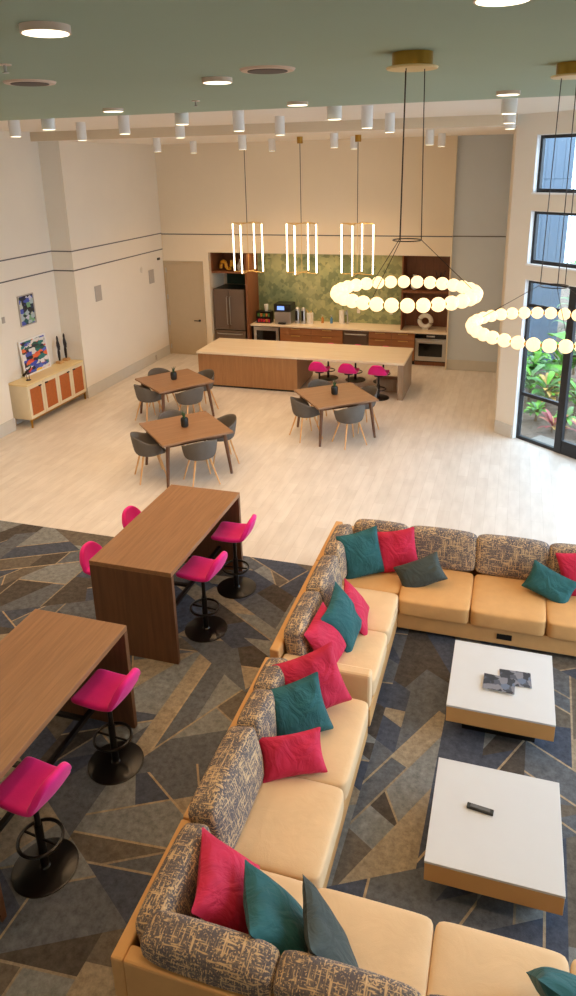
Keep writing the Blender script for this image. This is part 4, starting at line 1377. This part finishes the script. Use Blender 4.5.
def leaf_mesh(L, W, droop, n=6):
    vs = []; fs = []
    for i in range(n + 1):
        u = i / n
        w_ = W * (math.sin(PI * min(1, u * 0.96 + 0.04)) ** 0.8) * 0.5
        x = L * u * math.cos(droop * u); z = L * (u * 0.9 - droop * u * u)
        vs += [(x, -w_, z + 0.15 * w_), (x, 0, z), (x, w_, z + 0.15 * w_)]
    for i in range(n):
        a = 3 * i
        fs += [(a, a + 1, a + 4, a + 3), (a + 1, a + 2, a + 5, a + 4)]
    return vs, fs
LEAVES = {}
def leaf(mt, L, W, droop):
    k = (mt, L, W, droop)
    if k not in LEAVES:
        vs, fs = leaf_mesh(L, W, droop)
        me = bpy.data.meshes.new('leaf'); me.from_pydata(vs, [], fs)
        me.polygons.foreach_set('use_smooth', [True] * len(me.polygons))
        me.materials.append(M[mt])
        LEAVES[k] = me
    return LEAVES[k]
def plant(name, label, s, n, z, nleaf, L, W, droop, mt, stem=0.2, seed=0, group=None):
    p = Vector((s, n, 0))
    t = thing(name, label, 'plant', (p.x, p.y, -0.02), 0, group)
    rnd = random.Random(seed)
    MB().tube([(0, 0, 0), (0.02, 0.01, stem)], 0.03, 8, r2=0.02).build('stem', 'bark', t, smooth=True)
    for k in range(nleaf):
        o = bpy.data.objects.new('leaf', leaf(mt if not isinstance(mt, tuple) else mt[k % len(mt)], L, W, droop))
        COL.objects.link(o); o.parent = t
        sc = rnd.uniform(0.65, 1.1)
        o.location = (0.01, 0, stem * rnd.uniform(0.35, 1.0) if stem > 0.5 else stem * rnd.uniform(0.7, 1))
        o.rotation_euler = (rnd.uniform(-0.2, 0.2), rnd.uniform(-0.5, 0.55), k * 2.4 + rnd.uniform(-0.4, 0.4))
        o.scale = (sc, sc, sc)
    return t
rnd = random.Random(77)
plant('banana_plant', 'tall bright green broad-leaved plant behind tall window', 1.20, 15.6, 0, 12, 0.95, 0.40, 0.55, ('leaf1', 'leaf1', 'leaf2'), 1.3, 5)
plant('palm', 'tall feathery palm beyond the upper window', 2.45, 19.0, 0, 34, 1.3, 0.12, 0.75, ('leaf1', 'leaf2'), 3.6, 6)
plant('palm', 'slim palm at the edge of the blue-grey wing', 1.50, 17.3, 0, 28, 0.9, 0.10, 0.8, ('leaf2', 'leaf3'), 2.3, 16)
SPOTS = [(0.60, 13.80), (1.12, 13.50), (1.66, 13.75), (0.78, 14.50), (1.34, 14.30), (1.92, 14.50), (0.48, 15.10), (1.02, 15.15), (1.70, 15.35), (0.55, 16.05), (1.10, 16.35), (1.80, 16.30), (0.62, 17.1), (2.35, 15.5), (2.2, 13.6)]
for k, (x, y) in enumerate(SPOTS):
    mt = [('leaf1', 'leaf2', 'leaf1'), ('leaf1', 'leaf1', 'leaf3'), ('leaf2', 'leaf3', 'leaf1'), ('leaf1', 'leaf2', 'leaf1', 'leafor')][k % 4]
    big = 0.34 if k < 3 else 0.46
    plant('leafy_shrub', 'low leafy green shrub in the garden bed', x, y, 0, 40 if k > 2 else 30, big, big * 0.26, 0.7, mt, 0.22 if k < 3 else 0.55, 100 + k, 'leafy shrubs in the garden bed')
for k, (x, y) in enumerate(((1.35, 13.05), (1.95, 13.15), (0.88, 13.25))):
    plant('cordyline', 'crimson-leaved low plant near the window', x, y, 0, 16, 0.34, 0.09, 0.5, ('leafred', 'leafred', 'leafor'), 0.15, 200 + k, 'crimson plants near the window')
for k in range(5):
    plant('garden_bush', 'tall dense green bush at the back of the garden', 1.9 + k * 1.0, 20.6 + (k % 2) * 0.9, 0, 44, 0.85, 0.26, 0.6, ('leaf2', 'leaf1', 'leaf2'), 1.9, 300 + k, 'tall bushes behind the garden bed')
